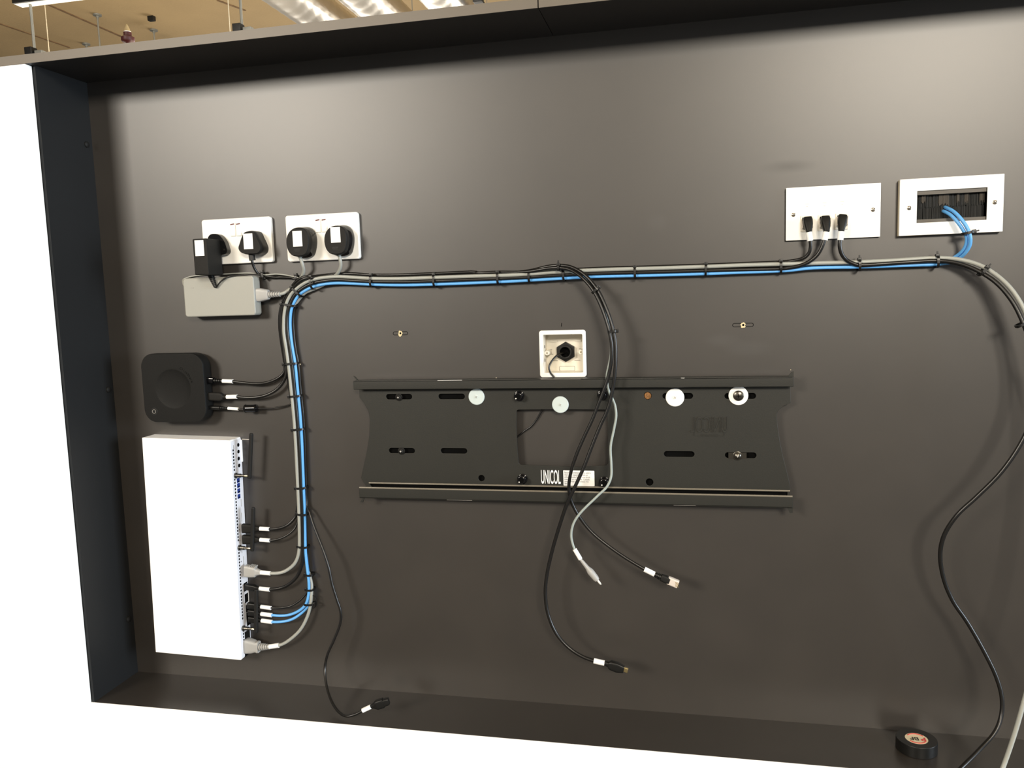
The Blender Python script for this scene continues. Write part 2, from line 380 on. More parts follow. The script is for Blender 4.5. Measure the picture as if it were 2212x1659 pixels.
rod('drop_rod', A+V3((0, 0, .05)), (A.x, A.y, ZC), .006, 'galv', t, 8)
A = P(1035, 8, -1.6)
t = thing('black_post', 'black hanging post end beside the rightmost foil duct', 'bracket', A)
obox('channel', (A.x, A.y, A.z+.25), AX, (.014, .245, .02), 'black_plastic', t, .003)
obox('foot_plate', (A.x, A.y, A.z+.004), AX, (.018, .004, .026), 'black_plastic', t, .002)

# ------------------------------------------------------------------ wall plates
def screw(parent, x, z, d, r=.0033, slotrot=.6, m_='nickel'):
    s = lathe('screw', (x, -d, z), (0, -1, 0), [(0, r), (.0008, r*.97), (.0014, r*.7), (.0015, .0002)], m_, parent, 16)
    a = slotrot
    obox('screw_slot', (x, -d-.00150, z), (V3((math.cos(a), 0, math.sin(a))), V3((-math.sin(a), 0, math.cos(a))), AX[2]), (r*.8, r*.14, .00025), 'print_black', s)
def double_socket(x, z, label):
    t = thing('double_socket', label, 'socket', (x+.073, 0, z-.043), 'double wall sockets')
    plate('faceplate', rrect(x, z-.086, x+.146, z, .005), [], 0, .009, 'white_plastic', t, .0018)
    for s in (-1, 1):
        cx = x+.073+s*.0062
        rk = box('rocker_switch', cx-.0055, cx+.0055, z-.034, z-.0085, .0088, .0112, 'white_plastic', t, .0012)
        sl = V3((1, 0, .12)).normalized()
        obox('red_stripe', (cx, -.0113, z-.0115), (sl, AX[1], AX[2]), (.0040, .0011, .0002), 'marker_red', rk)
    for s in (-1, 1):                                                # pin apertures, hidden behind the plugs from in front
        cx = x+.073+s*.036
        obox('pin_slot', (cx, -.0091, z-.040), AX, (.0022, .0045, .0002), 'black_hole', t)
        for k in (-1, 1): obox('pin_slot', (cx+k*.011, -.0091, z-.062), AX, (.0034, .0022, .0002), 'black_hole', t)
    return t
double_socket(.1443, .3153, 'left white double wall socket, holding the bulky adapter and the triangular plug')
double_socket(.3203, .3144, 'right white double wall socket, holding two rounded black plugs')
# AV plate
t = thing('connection_plate', 'flat white connection plate with three black leads plugged in a row', 'wall plate', (1.2932, 0, .2705))
ax0, ax1, az1, az0 = 1.2202, 1.3662, .3135, .2275
plate('faceplate', rrect(ax0, az0, ax1, az1, .0008, 2), [], .0015, .006, 'white_plastic', t, .0006)
plate('gasket', rrect(ax0-.0008, az0-.0002, ax1-.002, az1-.001, .0008, 2), [], 0, .0016, 'black_matte', t)
screw(t, P(1714, 464, .006).x, P(1714, 464, .006).z, .0059, .0034, .4); screw(t, P(1886, 453, .006).x, P(1886, 453, .006).z, .0059, .0034, .9)
AVP = []
for (px, py) in ((1743, 471), (1781, 469), (1819, 466)):
    c = P(px, py, .008); AVP.append(c)
    cp = plate('coupler', rrect(c.x-.0098, c.z-.022, c.x+.0098, c.z+.004, .001, 2), [rrect(c.x-.0072, c.z-.010, c.x+.0072, c.z+.001, .0006, 2)], .0055, .0082, 'box_plastic', t, .0004)
    obox('coupler_well', (c.x, -.0064, c.z-.0045), AX, (.0074, .0058, .0002), 'black_hole', cp)
    q = P(px, py-25, .006); text('port_mark', '~', q.x, q.z, .006, .0061, 'print_grey', t, ext=.00005)
    obox('port_line', (q.x, -.00605, q.z+.004), AX, (.0032, .0002, .00005), 'print_grey', t)
q = P(1800, 426, .006); text('engraved_text', '(AB 01-3)', q.x, q.z, .0052, .0061, 'paper', t, ext=.00005)
# brush plate
bx0, bx1, bz1, bz0 = 1.3932, 1.5440, .3160, .2270
t = thing('brush_plate', 'white cable entry plate with black brush bristles and two blue cables', 'wall plate', (1.4686, 0, .2715))
plate('frame', rrect(bx0, bz0, bx1, bz1, .0008, 2), [[(WX0, WZ0), (WX1, WZ0), (WX1, WZ1), (WX0, WZ1)]], .0072, .012, 'white_plastic', t, .0005)
plate('spacer_frame', rrect(bx0, bz0, bx1, bz1, .0008, 2), [[(WX0, WZ0), (WX1, WZ0), (WX1, WZ1), (WX0, WZ1)]], 0, .0068, 'cream_edge', t, .0005)
screw(t, P(1964, 449.5, .012).x, P(1964, 449.5, .012).z, .0119, .0034, .8); screw(t, P(2149, 437, .012).x, P(2149, 437, .012).z, .0119, .0034, -.7)
plate('liner', [(WX0, WZ0), (WX1, WZ0), (WX1, WZ1), (WX0, WZ1)], [[(WX0+.0006, WZ0+.0003), (WX1-.0006, WZ0+.0003), (WX1-.0006, WZ1-.0003), (WX0+.0006, WZ1-.0003)]], -.006, .0112, 'black_matte', t)
box('brush_holder', WX0, WX1, WZ1-.0062, WZ1-.0003, -.004, .010, 'aluminium', t); plate('liner', [(WX0, WZ0), (WX1, WZ0), (WX1, WZ1), (WX0, WZ1)], [[(WX0+.0006, WZ0+.0003), (WX1-.0006, WZ0+.0003), (WX1-.0006, WZ1-.0003), (WX0+.0006, WZ1-.0003)]], -.006, .0112, 'black_matte', t)
box('brush_holder', WX0, WX1, WZ0+.0003, WZ0+.0052, -.004, .010, 'aluminium', t)
for (za, zb, nm) in ((WZ1-.005, .271, 1), (WZ0+.0045, .271, -1)):
    bm = bmesh.new(); x = WX0+.0006; i = 0
    while x < WX1-.0004:
        dd = random.uniform(-.0015, .0015); e = zb+random.uniform(-.0015, .0015)
        bm_box(bm, (x+dd*.3, dd*1.2, (za+e)/2), AX, (.00022, abs(e-za)/2, .00022)); x += .00042
    q = link('bristles', from_bm(bm), 'brush', t); tag(q, kind='stuff')
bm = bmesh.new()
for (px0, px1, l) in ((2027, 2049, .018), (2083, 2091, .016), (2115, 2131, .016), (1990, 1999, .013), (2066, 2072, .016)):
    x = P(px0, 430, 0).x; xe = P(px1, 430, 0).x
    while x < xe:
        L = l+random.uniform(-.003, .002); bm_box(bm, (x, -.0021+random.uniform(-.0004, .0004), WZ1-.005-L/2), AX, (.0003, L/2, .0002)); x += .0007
q = link('bristles', from_bm(bm), 'brush_pale', t); tag(q, 'paler bristles catching the light', kind='stuff')  # these clumps are paler by their material colour
box('dark_cavity', WX0-.01, WX1+.01, WZ0-.01, WZ1+.01, -.06, -.05, 'black_hole', t)
# single back box
t = thing('back_box', 'open white single back box with a black cable gland inside', 'wall box', (.841, 0, .0455))
fx0, fx1, fz0, fz1 = .7985, .8828, .0030, .0875
plate('rim', rrect(fx0, fz0, fx1, fz1, .005), [rrect(BX0+.002, BZ0+.002, BX1-.002, BZ1-.002, .002)], .0003, .004, 'white_plastic', t, .0012)
DBX = -.035
plate('box_walls', rrect(BX0+.0008, BZ0+.0008, BX1-.0008, BZ1-.0008, .003), [rrect(BX0+.002, BZ0+.002, BX1-.002, BZ1-.002, .002)], DBX, .0004, 'box_plastic', t)
plate('box_base', rrect(BX0+.0008, BZ0+.0008, BX1-.0008, BZ1-.0008, .003), [], DBX-.0015, DBX, 'box_plastic', t)
cg = P(1222, 760, -.03); 
gl = lathe('cable_gland', (cg.x, -DBX, cg.z), (0, -1, 0), [(0, .0178), (.007, .0178)], 'black_plastic', t, 6); 
ht = .0185
bpy.data.objects.remove(gl)
gl = plate('cable_gland', circ(cg.x, cg.z, ht, 6, math.pi/6), [circ(cg.x, cg.z, .0095, 20)], DBX+.0002, DBX+.008, 'black_plastic', t, .001)
plate('gland_collar', circ(cg.x, cg.z, .0125, 24), [circ(cg.x, cg.z, .0092, 20)], DBX+.008, DBX+.014, 'black_plastic', gl, .0008)
obox('gland_throat', (cg.x, -(DBX+.002), cg.z), AX, (.0093, .0093, .0003), 'black_hole', gl)
for (px, py) in ((1172, 763), (1254, 761)):
    q = P(px+ (12 if px < 1200 else 0), py, -.006)
    lg = lathe('fixing_lug', (q.x if px > 1200 else BX0+.0065, -DBX, q.z), (0, -1, 0), [(0, .0052), (.024, .0046), (.0245, .004)], 'box_plastic', t, 14)
    lathe('lug_hole', (q.x if px > 1200 else BX0+.0065, -(DBX+.0246), q.z), (0, -1, 0), [(0, .0014), (.0002, .0014)], 'brass', lg, 10)
for (px, py, w_, h) in ((1196, 737, .0062, .0016), (1249, 736, .0052, .0016), (1190, 755, .0022, .0003), (1191, 765, .0040, .0003), (1253, 753, .002, .0003), (1247, 778, .0050, .0003), (1199, 779, .0055, .0003)):
    q = P(px, py, DBX); obox('moulding', (q.x, -(DBX+.0008), q.z), AX, (w_, h, .0012), 'box_plastic' if h > .001 else 'print_grey', t)
q = P(1225, 796, DBX)
plate('knockout', rrect(q.x-.0145, q.z-.0045, q.x+.0145, q.z+.0045, .002), [rrect(q.x-.0138, q.z-.0038, q.x+.0138, q.z+.0038, .0016)], DBX, DBX+.0005, 'print_grey', t)
for (px, py) in ((1175, 749), (1176, 778)):
    q = P(px, py, -.012); obox('side_slot', (BX0+.0024, .012, q.z), (V3((0, 1, 0)), AX[1], AX[0]), (.0012, .0028, .0004), 'print_black', t)
q = P(1235, 723, -.02); rod('knockout_curl', (q.x, .01, BZ1-.0028), (q.x+.003, .02, BZ1-.0028), .0004, 'print_black', t, 6)
# pencil tick above box, anchors
q = P(1213, 701.5); tag(obox('pencil_mark', (q.x, -.0001, q.z), (V3((1, 0, -.12)).normalized(), V3((.12, 0, 1)).normalized(), AX[2]), (.0006, .0032, .0001), 'black_hole'), 'short black tick drawn on the panel above the back box', 'mark')
for (px, py, w_, lb) in ((865, 720, .0295, 'cream wall plug in a pencilled slot, left, above the bracket'), (1605, 702, .0350, 'cream wall plug in a pencilled slot, right, above the bracket')):
    c = P(px, py); t = thing('wall_plug', lb, 'wall plug', (c.x, 0, c.z), 'empty wall plugs above the bracket')
    plate('slot_outline', slot(c.x, c.z, w_, .0068), [slot(c.x, c.z, w_-.0018, .0050)], -.0001, .0003, 'black_hole', t)
    k = 15; pts = [(c.x+(.0040+random.uniform(-.0009, .0012))*math.cos(i*6.283/k), c.z-.0005+(.0052+random.uniform(-.0010, .0012))*math.sin(i*6.283/k)) for i in range(k)]
    plate('plug_flange', pts, [circ(c.x+.0003, c.z, .0019, 12)], 0, .0013, 'anchor', t, .0003)
    lathe('plug_bore', (c.x+.0003, -.0002, c.z), (0, -1, 0), [(0, .0019), (.0002, .0019)], 'black_hole', t, 12)
for (px, py, r_, lb) in ((648, 787, .0016, 'tiny cream speck of plaster right of the vertical cables'), (1072, 817, .0013, 'tiny white speck on the panel above the bracket'), (1708, 799, .0008, 'tiny pale speck beside the bracket top right corner')):
    c = P(px, py); q = lathe('plaster_speck', (c.x, 0, c.z), (0, -1, 0), [(0, r_), (r_*.5, r_*.8), (r_*.8, r_*.2)], 'cream_edge', None, 8); tag(q, lb, 'speck')

# ------------------------------------------------------------------ screen bracket
MX0, MX1 = .4520, 1.2305; DW, DL = .0185, .038
t = br = thing('screen_bracket', 'long black steel screen bracket with slots and an open window', 'bracket', (.841, 0, -.21))
zt1, zt0 = P(1240, 818, DL).z, P(1240, 838.5, DL).z
zb1, zb0 = P(1240, 1063, DL).z, P(1240, 1087, DL).z
def wx(px, py): q = P(px, py, DW); return (q.x, q.z)
ztw = zt1-.004; zbw = zb0+.004
left = [(MX0+.003, ztw), (MX0+.003, wx(773, 858)[1]), wx(786, 870), wx(796, 888), wx(799, 905), wx(798, 940), wx(793, 972), wx(786, 1005), wx(780, 1032), (MX0+.006, wx(777, 1048)[1]), (MX0+.004, zbw)]
right = [(MX1-.004, zbw), wx(1707, 1050), wx(1700, 1020), wx(1691, 985), wx(1684, 950), wx(1679, 915), wx(1678, 895), wx(1681, 887), wx(1694, 876), wx(1708, 871), (MX1-.003, wx(1712, 866)[1]), (MX1-.003, ztw)]
outer = left[::-1][::1]
outer = left+right
holes = []
def hslot(x0, x1, y, h=11):
    a = P(x0, y, DW); b = P(x1, y, DW); holes.append(slot((a.x+b.x)/2, (a.z+b.z)/2, b.x-a.x, .0100)); return ((a.x+b.x)/2, (a.z+b.z)/2)
for a in ((834, 890, 857), (947, 1004, 856.5), (1431, 1497, 855.5), (1565, 1633, 855.5), (840, 896, 973.5), (952, 1009, 974), (1434, 1500, 981), (1566, 1634, 983.5)): hslot(*a)
def hole(px, py, r): q = P(px, py, DW); holes.append(circ(q.x, q.z, r, 18)); return q
for a in ((1040, 1033, .0060), (1403, 1041.5, .0066), (1399, 855, .0068)): hole(*a)
a = P(1116.5, 884, DW); b = P(1313, 1006, DW)
wp = [P(1116, 887, DW), P(1120, 885, DW), P(1210, 884, DW), P(1309, 885, DW), P(1312, 888, DW), P(1313, 945, DW), P(1314, 1000, DW), P(1311, 1005, DW), P(1250, 1009, DW), P(1180, 1006, DW), P(1124, 1004, DW), P(1120, 1000, DW), P(1117, 960, DW), P(1115.5, 920, DW)]
holes.append([(q.x, q.z) for q in wp])
zs1, zs0 = P(1240, 1054, DW).z, P(1240, 1062.5, DW).z
holes.append([(MX0+.018, zs0), (MX1-.007, zs0), (MX1-.007, zs1), (MX0+.014, zs1)])  # slit added to give the dark shadow line above the bottom lip
# slots are cut in the web; the web is a 3 mm sheet standing off the panel
plate('web', outer, holes, DW-.003, DW, 'steel_black', br, .0004)
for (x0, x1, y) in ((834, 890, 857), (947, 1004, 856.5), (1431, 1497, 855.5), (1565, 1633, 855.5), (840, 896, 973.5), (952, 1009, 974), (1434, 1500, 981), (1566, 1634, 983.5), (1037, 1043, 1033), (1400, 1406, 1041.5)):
    a_ = P(x0, y, DW); b_2 = P(x1, y, DW); box('slot_shade', a_.x-.004, b_2.x+.004, a_.z-.0085, a_.z+.0085, DW-.0085, DW-.0065, 'black_hole', br)  # black pieces added behind the slots, painting the shade inside them
def rail(name, za, zb, sgn):
    # flange from the web forward, then a lip folded back over the web
    bm = bmesh.new()
    zf = za if sgn > 0 else zb
    L = (MX1-MX0)/2; cx = (MX0+MX1)/2
    bm_box(bm, (cx, -(DW-.003+DL)/2, zf-sgn*.0015), AX, (L-.001, .0015, (DL-DW+.003)/2), .0009)
    bm_box(bm, (cx, -(DL-.0015), (za+zb)/2), AX, (L, abs(za-zb)/2, .0015), .0011)
    return link(name, from_bm(bm), 'steel_black', br, True)
rail('top_rail', zt1, zt0, 1); rail('bottom_rail', zb1, zb0, -1)
for (x, s) in ((MX0+.0045, -1), (MX1-.0045, 1)):
    plate('corner_tab', [(x-.0045, zt1-.004), (x+.0045, zt1-.004), (x+s*.0045, zt1+.0085), (x+s*.001, zt1+.0070), (x-s*.0045, zt1)], [], DL-.0055, DL-.0025, 'steel_black', br)
    plate('corner_tab', [(x-.0045, zb0+.004), (x+.0045, zb0+.004), (x+s*.0045, zb0-.0085), (x-s*.0005, zb0-.0090), (x-s*.0045, zb0)], [], DL-.0055, DL-.0025, 'steel_black', br)
zr = P(1240, 1051.5, DW).z
rod('web_highlight_line', (MX0+.013, -DW, zr), (MX1-.003, -DW, zr), .0017, 'bend_highlight', br, 10)
rod('lip_highlight_line', (MX0+.001, -(DL-.0012), zb1), (MX1-.001, -(DL-.0012), zb1), .0017, 'bend_highlight', br, 10)
box('slot_shade', MX0+.012, MX1-.004, zs0-.004, zs1+.003, DW-.0085, DW-.0065, 'black_hole', br)  # black strip added behind the slit for its shaded gap
# paint scuffs on the rails
for (x0, x1, y, m_) in ((945, 998, 821.5, 'paper'), (1168, 1255, 818.8, 'print_grey'), (1471, 1479, 817.8, 'paper')):
    a = P(x0, y, DL); b = P(x1, y, DL); obox('scuff', ((a.x+b.x)/2, -DL-.00005, zt1-.0007), AX, ((b.x-a.x)/2, .00025, .0001), m_, br)
for (x0, x1, y) in ((1455, 1503, 1090), (965, 1020, 1080)):
    a = P(x0, y, DL); b = P(x1, y, DL); obox('scuff', ((a.x+b.x)/2, -DL-.00005, zb0+.0006), AX, ((b.x-a.x)/2, .00020, .0001), 'print_grey', br)
# embossed mark pressed from the rear (reads mirrored) and its frame
c = P(1532, 919, DW); text('pressed_letters', 'UNICOL', c.x, c.z, .040, DW+.0001, 'steel_black', br, sx=.42, mirror=True, ext=.0012, off=-.0003)
a = P(1499, 902, DW); b = P(1565, 942, DW)
plate('pressed_frame', rrect(a.x, b.z, b.x, a.z, .001, 2), [rrect(a.x+.0008, b.z+.0008, b.x-.0008, a.z-.0008, .0008, 2)], DW-.0005, DW+.0007, 'steel_black', br)
c = P(1532, 941, DW); text('pressed_letters', 'ENGLAND', c.x, c.z, .0058, DW+.0001, 'steel_black', br, sx=1.1, mirror=True, ext=.0004)
# printed mark and caution label
c = P(1189.5, 1032, DW); text('brand_print', 'UNICOL', c.x, c.z, .0355, DW+.0001, 'paper', br, sx=.272, ext=.0001, off=.0003)
a = P(1216.5, 1015, DW); b = P(1284.5, 1051, DW); cz = (a.z+b.z)/2; hh = .0140
lb = plate('caution_label', rrect(a.x, cz-hh, b.x, cz+hh, .001, 3), [], DW, DW+.0003, 'paper', br)
for i, s in enumerate(('Secure installation of this unit is', 'vital. Use expanding bolts or', 'other suitable fixings into brick', 'masonry or concrete. Consult', 'your builder or architect if in', 'doubt.')):
    text('label_text', s, a.x+.002, cz+hh-.0042-i*.0040, .0043, DW+.00035, 'print_black', lb, sx=.86, ext=.00003, align='LEFT')
# bolts and standoff bushes on the bracket
def bolt(px, py, d, label, r=.0055, m_='black_matte'):
    c = P(px, py, d); t = thing('fixing_bolt', label, 'bolt', (c.x, -.001, c.z), 'bolts fixing the bracket')
    lathe('bolt_washer', (c.x, -DW-.0002, c.z), (0, -1, 0), [(0, r*1.25), (.0014, r*1.25), (.0018, r*1.1)], m_, t, 20)
    h = lathe('bolt_head', (c.x, -DW-.0018, c.z), (0, -1, 0), [(0, r*.95), (.0025, r*.92), (.0040, r*.6), (.0043, .0002)], m_, t, 20)
    obox('socket_recess', (c.x, -DW-.0062, c.z), AX, (.0016, .0004, .0002), 'zinc', h); obox('socket_recess', (c.x, -DW-.0062, c.z), AX, (.0004, .0016, .0002), 'zinc', h)
    rod('shank', (c.x, -.0005, c.z), (c.x, -DW, c.z), .0025, 'bolt_dark', t, 8)
bolt(862, 858, DW, 'small black bolt in the top left slot of the bracket')
bolt(867.5, 974, DW, 'small black bolt in the bottom left slot of the bracket')
bolt(1593, 984.5, DW, 'shiny bolt with a square washer in the bottom right slot of the bracket', .0062, 'bolt_dark')
c = P(1593, 984, DW); sq = obox('square_washer', (c.x, -DW-.0003, c.z), AX, (.0150, .0052, .0006), 'bolt_dark', bpy.data.objects['fixing_bolt.002'])
def bush(px, py, label):
    c = P(px, py, DW); t = thing('threaded_bush', label, 'bush', (c.x, -DW, c.z), 'threaded bushes on the bracket')
    lathe('bush_base', (c.x, -DW, c.z), (0, -1, 0), [(0, .0095), (.003, .0095), (.004, .008)], 'black_gloss', t, 20)
    bd = lathe('bush_body', (c.x, -DW-.003, c.z), (0, -1, 0), [(0, .0075), (.012, .0070), (.0125, .0060)], 'black_gloss', t, 20)
    lathe('bush_bore', (c.x, -DW-.0156, c.z), (0, -1, 0), [(0, .0050), (.0002, .0050)], 'black_hole', bd, 16)
    lathe('bright_thread', (c.x-.0034, -DW-.0157, c.z-.003), (0, -1, 0), [(0, .0014), (.0005, .0010)], 'zinc', bd, 8)
bush(1122, 855, 'black threaded bush left of the middle zinc disc, top of bracket')
bush(1129, 1034, 'black threaded bush left of the printed white name')
bush(1302, 853, 'black threaded bush behind the hanging black cables, top of bracket')
bush(1306, 1040, 'black threaded bush right of the caution label, by the thin grey cable')
def disc(px, py, label, r=.0150, core=None, m_='washer'):
    c = P(px, py, DW+.001); t = thing('round_washer', label, 'washer', (c.x, -DW, c.z), 'large round washers on the bracket')
    lathe('disc', (c.x, -DW-.0005, c.z), (0, -1, 0), [(0, r), (.0012, r), (.0020, r*.94), (.0023, r*.3), (.0023, .0003)], m_, t, 32)
    if core:
        h = lathe('bolt_head', (c.x, -DW-.0026, c.z), (0, -1, 0), [(0, .0086), (.002, .0084), (.0034, .0062), (.0036, .0003)], 'bolt_dark', t, 20)
        q = obox('cross_recess', (c.x, -DW-.0063, c.z), AX, (.0035, .0006, .0002), 'black_hole', h); q = obox('cross_recess', (c.x, -DW-.0063, c.z), AX, (.0006, .0035, .0002), 'black_hole', h)
        plate('ring_gap', circ(c.x, c.z, .0092, 20), [circ(c.x, c.z, .0087, 20)], DW+.0025, DW+.0030, 'print_grey', t)
    else:
        h = lathe('screw_head', (c.x, -DW-.0026, c.z), (0, -1, 0), [(0, .0036), (.0008, .0034), (.0011, .0004)], m_, t, 16)
        for a in (.5, 2.07): obox('cross_recess', (c.x, -DW-.0038, c.z), (V3((math.cos(a), 0, math.sin(a))), V3((-math.sin(a), 0, math.cos(a))), AX[2]), (.0024, .0003, .0002), 'print_grey', h)
disc(1029.5, 857, 'pale round washer beside the second top slot, leftmost of the four')
disc(1210.5, 874, 'pale round washer at the top edge of the bracket window')
disc(1458, 858.5, 'white round washer over the third top slot', .0158, m_='white_plastic')
disc(1595, 854.5, 'white ring washer with a dark bolt in its middle', .0162, True, 'white_plastic')
c = P(1399, 855, DW-.002); t = tag(lathe('wood_fragment', (c.x, -.001, c.z), (0, -1, 0), [(0, .0062), (DW-.004, .0062), (DW-.003, .004)], 'wood_chip', None, 11), 'rough brown wood showing in a round hole of the bracket', 'wood')

# ------------------------------------------------------------------ power brick
t = thing('power_supply', 'light grey power supply brick mounted below the left socket', 'power supply', (.18, -.005, .132))
plate('housing', rrect(.1085, .1300, .2585, .2045, .0058), [], .006, .030, 'brick_grey', t, .0022)
box('status_mark', P(416, 622, .03).x-.0025, P(416, 622, .03).x+.0025, P(416, 622, .03).z-.0007, P(416, 622, .03).z+.0007, .0299, .0303, 'print_grey', t)
c = P(557, 638, .018); box('inlet', .2580, .2592, c.z-.0125, c.z+.0125, .009, .027, 'brick_side', t, .0004)
c = P(393, 612, .018); loft('strain_relief', (.110, -.018, c.z), (-1, 0, 0), (0, 0, 1), [(0, .008, .0055, 3), (.005, .0080, .0050, 3), (.008, .0055, .0035, 2)], 'brick_grey', t)
# ------------------------------------------------------------------ wireless presentation box
t = thing('presentation_hub', 'square black wireless presentation box with a round dished lid', 'media box', (.068, -.004, -.076))
hx0, hx1, hz1, hz0 = P(305.5, 850, .034).x, P(442, 850, .034).x, P(378, 763.5, .034).z, P(378, 912.5, .034).z
hx0 = (P(305, 800, .034).x+P(311, 890, .034).x)/2; hx1 = (P(439, 800, .034).x+P(446, 890, .034).x)/2
cxh, czh = (hx0+hx1)/2, (hz0+hz1)/2
dish = P(374, 840, .034)
NR = 48
def rr_ring(k): return rrect(hx0, hz0, hx1, hz1, .026, 11)
ol0 = rr_ring(0); ol = []
for i_ in range(len(ol0)):
    a_ = V3((ol0[i_][0], 0, ol0[i_][1])); b_2 = V3((ol0[(i_+1) % len(ol0)][0], 0, ol0[(i_+1) % len(ol0)][1])); k_ = max(1, int((b_2-a_).length/.004))
    for j_ in range(k_): q_ = a_.lerp(b_2, j_/k_); ol.append((q_.x, q_.z))
n_ = len(ol)
bm = bmesh.new(); rings = []
def ring(pts): rings.append([bm.verts.new(p) for p in pts])
def sc(s, d): ring([V3((cxh+(x-cxh)*s, -d, czh+(z-czh)*s)) for x, z in ol])
sc(.93, .004); sc(.985, .008); sc(1., .014); sc(1., .0305); sc(.994, .0325); sc(.984, .0338); sc(.972, .034)
for rr_, dd in ((.0420, .034), (.0390, .034), (.0378, .0338), (.034, .0329), (.026, .0320), (.015, .0314), (.004, .0312)):
    pts = []
    for x, z in ol:
        a = math.atan2(z-czh, x-cxh); pts.append(V3((dish.x+rr_*math.cos(a), -dd, dish.z+rr_*math.sin(a))))
    ring(pts)
for a, b in zip(rings[:-1], rings[1:]):
    for j in range(n_): 
        k = (j+1) % n_
        if (a[j].co-a[k].co).length > 1e-7: bm.faces.new((a[j], a[k], b[k], b[j]))
bm.faces.new(rings[0][::-1]); bm.faces.new(rings[-1])
link('casing', from_bm(bm), 'hub_black', t, True)
c = P(333, 889, .034)
pb = plate('power_button', circ(c.x, c.z, .0078, 24), [], .0330, .0342, 'black_plastic', t, .0004)
plate('button_ring', circ(c.x, c.z, .0040, 20), [circ(c.x, c.z, .0034, 20)], .0342, .0344, 'print_grey', pb)
for i, ch in enumerate('ClickShare'):                                # name set on an arc at the upper right of the dish
    a = math.radians(63-i*5.0); R_ = .0445
    text('engraved_letter', ch, dish.x+R_*math.cos(a), dish.z+R_*math.sin(a), .0066, .0341, 'black_hole', t, rot=a-math.pi/2, ext=.00005)
for (z, h, m_) in ((P(447, 822, .02).z, .0072, 'black_gloss'), (P(450, 856, .02).z, .006, 'black_hole'), (P(455, 880, .02).z, .004, 'black_hole')):
    box('port', hx1-.0006, hx1+.0003, z-h, z+h, .012, .026, m_, t)
# ------------------------------------------------------------------ codec unit
ang = math.radians(1.25)
U = V3((math.cos(ang), 0, -math.sin(ang))); W = V3((math.sin(ang), 0, math.cos(ang))); N = V3((0, -1, 0)); CA = (U, W, N)
cc = (V3((-.0029, 0, -.1061))+V3((.1923, 0, -.1094))+V3((.1826, 0, -.5556))+V3((-.0147, 0, -.552)))/4
hu, hv = .0976, .2232; CD0, CD1 = .0, .040
cod = t = thing('conference_codec', 'tall white metal conferencing unit bristling with cables along its right side', 'codec', (cc.x, 0, cc.z-hv))
obox('casing', cc+N*(CD0+CD1)/2, CA, (hu-.0012, hv, (CD1-CD0)/2), 'white_metal', t, .0012)
obox('port_panel', cc+U*(hu-.0004)+N*(CD0+CD1)/2, CA, (.0006, hv-.003, (CD1-CD0)/2-.0012), 'port_panel', t, .0003)
obox('mounting_lip', cc+U*(hu+.0008)+W*(hv-.028)+N*.002, CA, (.0014, .022, .002), 'white_metal', t, .0008)
SX = cc+U*(hu+.0002)
def side(px, py, off=0.):                                            # point of the port side under a pixel
    v = RGT*((px-1106)/F)-UPV*((py-829.5)/F)+FWD
    q = CAM+v*(((SX+U*off)-CAM).dot(U)/v.dot(U)); return q
def sq(name, px, py, hn, hw, m_, parent=None, h=.0006, bev=0):
    q = side(px, py); return obox(name, q, (N, W, U), (hn, hw, h), m_, parent or cod, bev)
bm = bmesh.new()
a = side(503.5, 973); b = side(527, 1389)
nv = 62
for i in range(nv):
    q = a.lerp(b, i/(nv-1))
    if any(abs(q.z-side(510, yy).z) < .006 for yy in (1027, 1183, 1357)): continue
    bm_box(bm, q, (N, W, U), (.0018, .0019, .0004))
tag(link('vent_slots', from_bm(bm), 'black_hole', cod), kind='stuff')
for (px, py) in ((514.5, 961), (515, 975.5), (515.5, 990.5), (516.5, 1005.5)):
    q = side(px, py); lathe('audio_jack', q, U, [(0, .0038), (.0006, .0036), (.0007, .0003)], 'black_hole', cod, 14)
for (px, py) in ((514.5, 1037.5), (515, 1048.5), (515.5, 1060), (516, 1072)):
    u_ = sq('usb_port', px, py, .0046, .0044, 'usb_blue'); q = side(px, py); obox('port_tongue', q+W*(-.002)+U*.0003, (N, W, U), (.0034, .0010, .0006), 'black_hole', u_)
for (px, py, hh) in ((521, 1086, .0075), (522, 1117, .009), (526, 1211, .009), (522.5, 1192, .003)):
    sq('port_legend', px, py, .0007, hh, 'print_grey', h=.0002)
for (px, py) in ((516, 1121), (517, 1144), (518, 1167.5), (521, 1213), (522, 1236)):
    sq('legend_dot', px, py, .0009, .0012, 'print_black', h=.0002)
sq('legend', 504.5, 966, .0008, .004, 'print_grey', h=.0002)
for (px, py, hn, hw) in ((530.5, 1267, .0065, .0085), (533, 1291, .0072, .009), (535, 1313, .0065, .0075), (536, 1329, .0065, .007), (537, 1343, .0065, .007)):
    p_ = sq('network_port', px, py, hn, hw, 'black_hole')
sq('power_switch', 533.5, 1372, .0085, .0095, 'black_plastic', h=.0022, bev=.001)
sq('mains_inlet', 535, 1398, .0115, .0150, 'black_hole', h=.0008)
sq('bright_edge', 536, 1288, .0010, .020, 'zinc', h=.0012); sq('bright_edge', 543, 1371, .0008, .010, 'zinc', h=.0012)
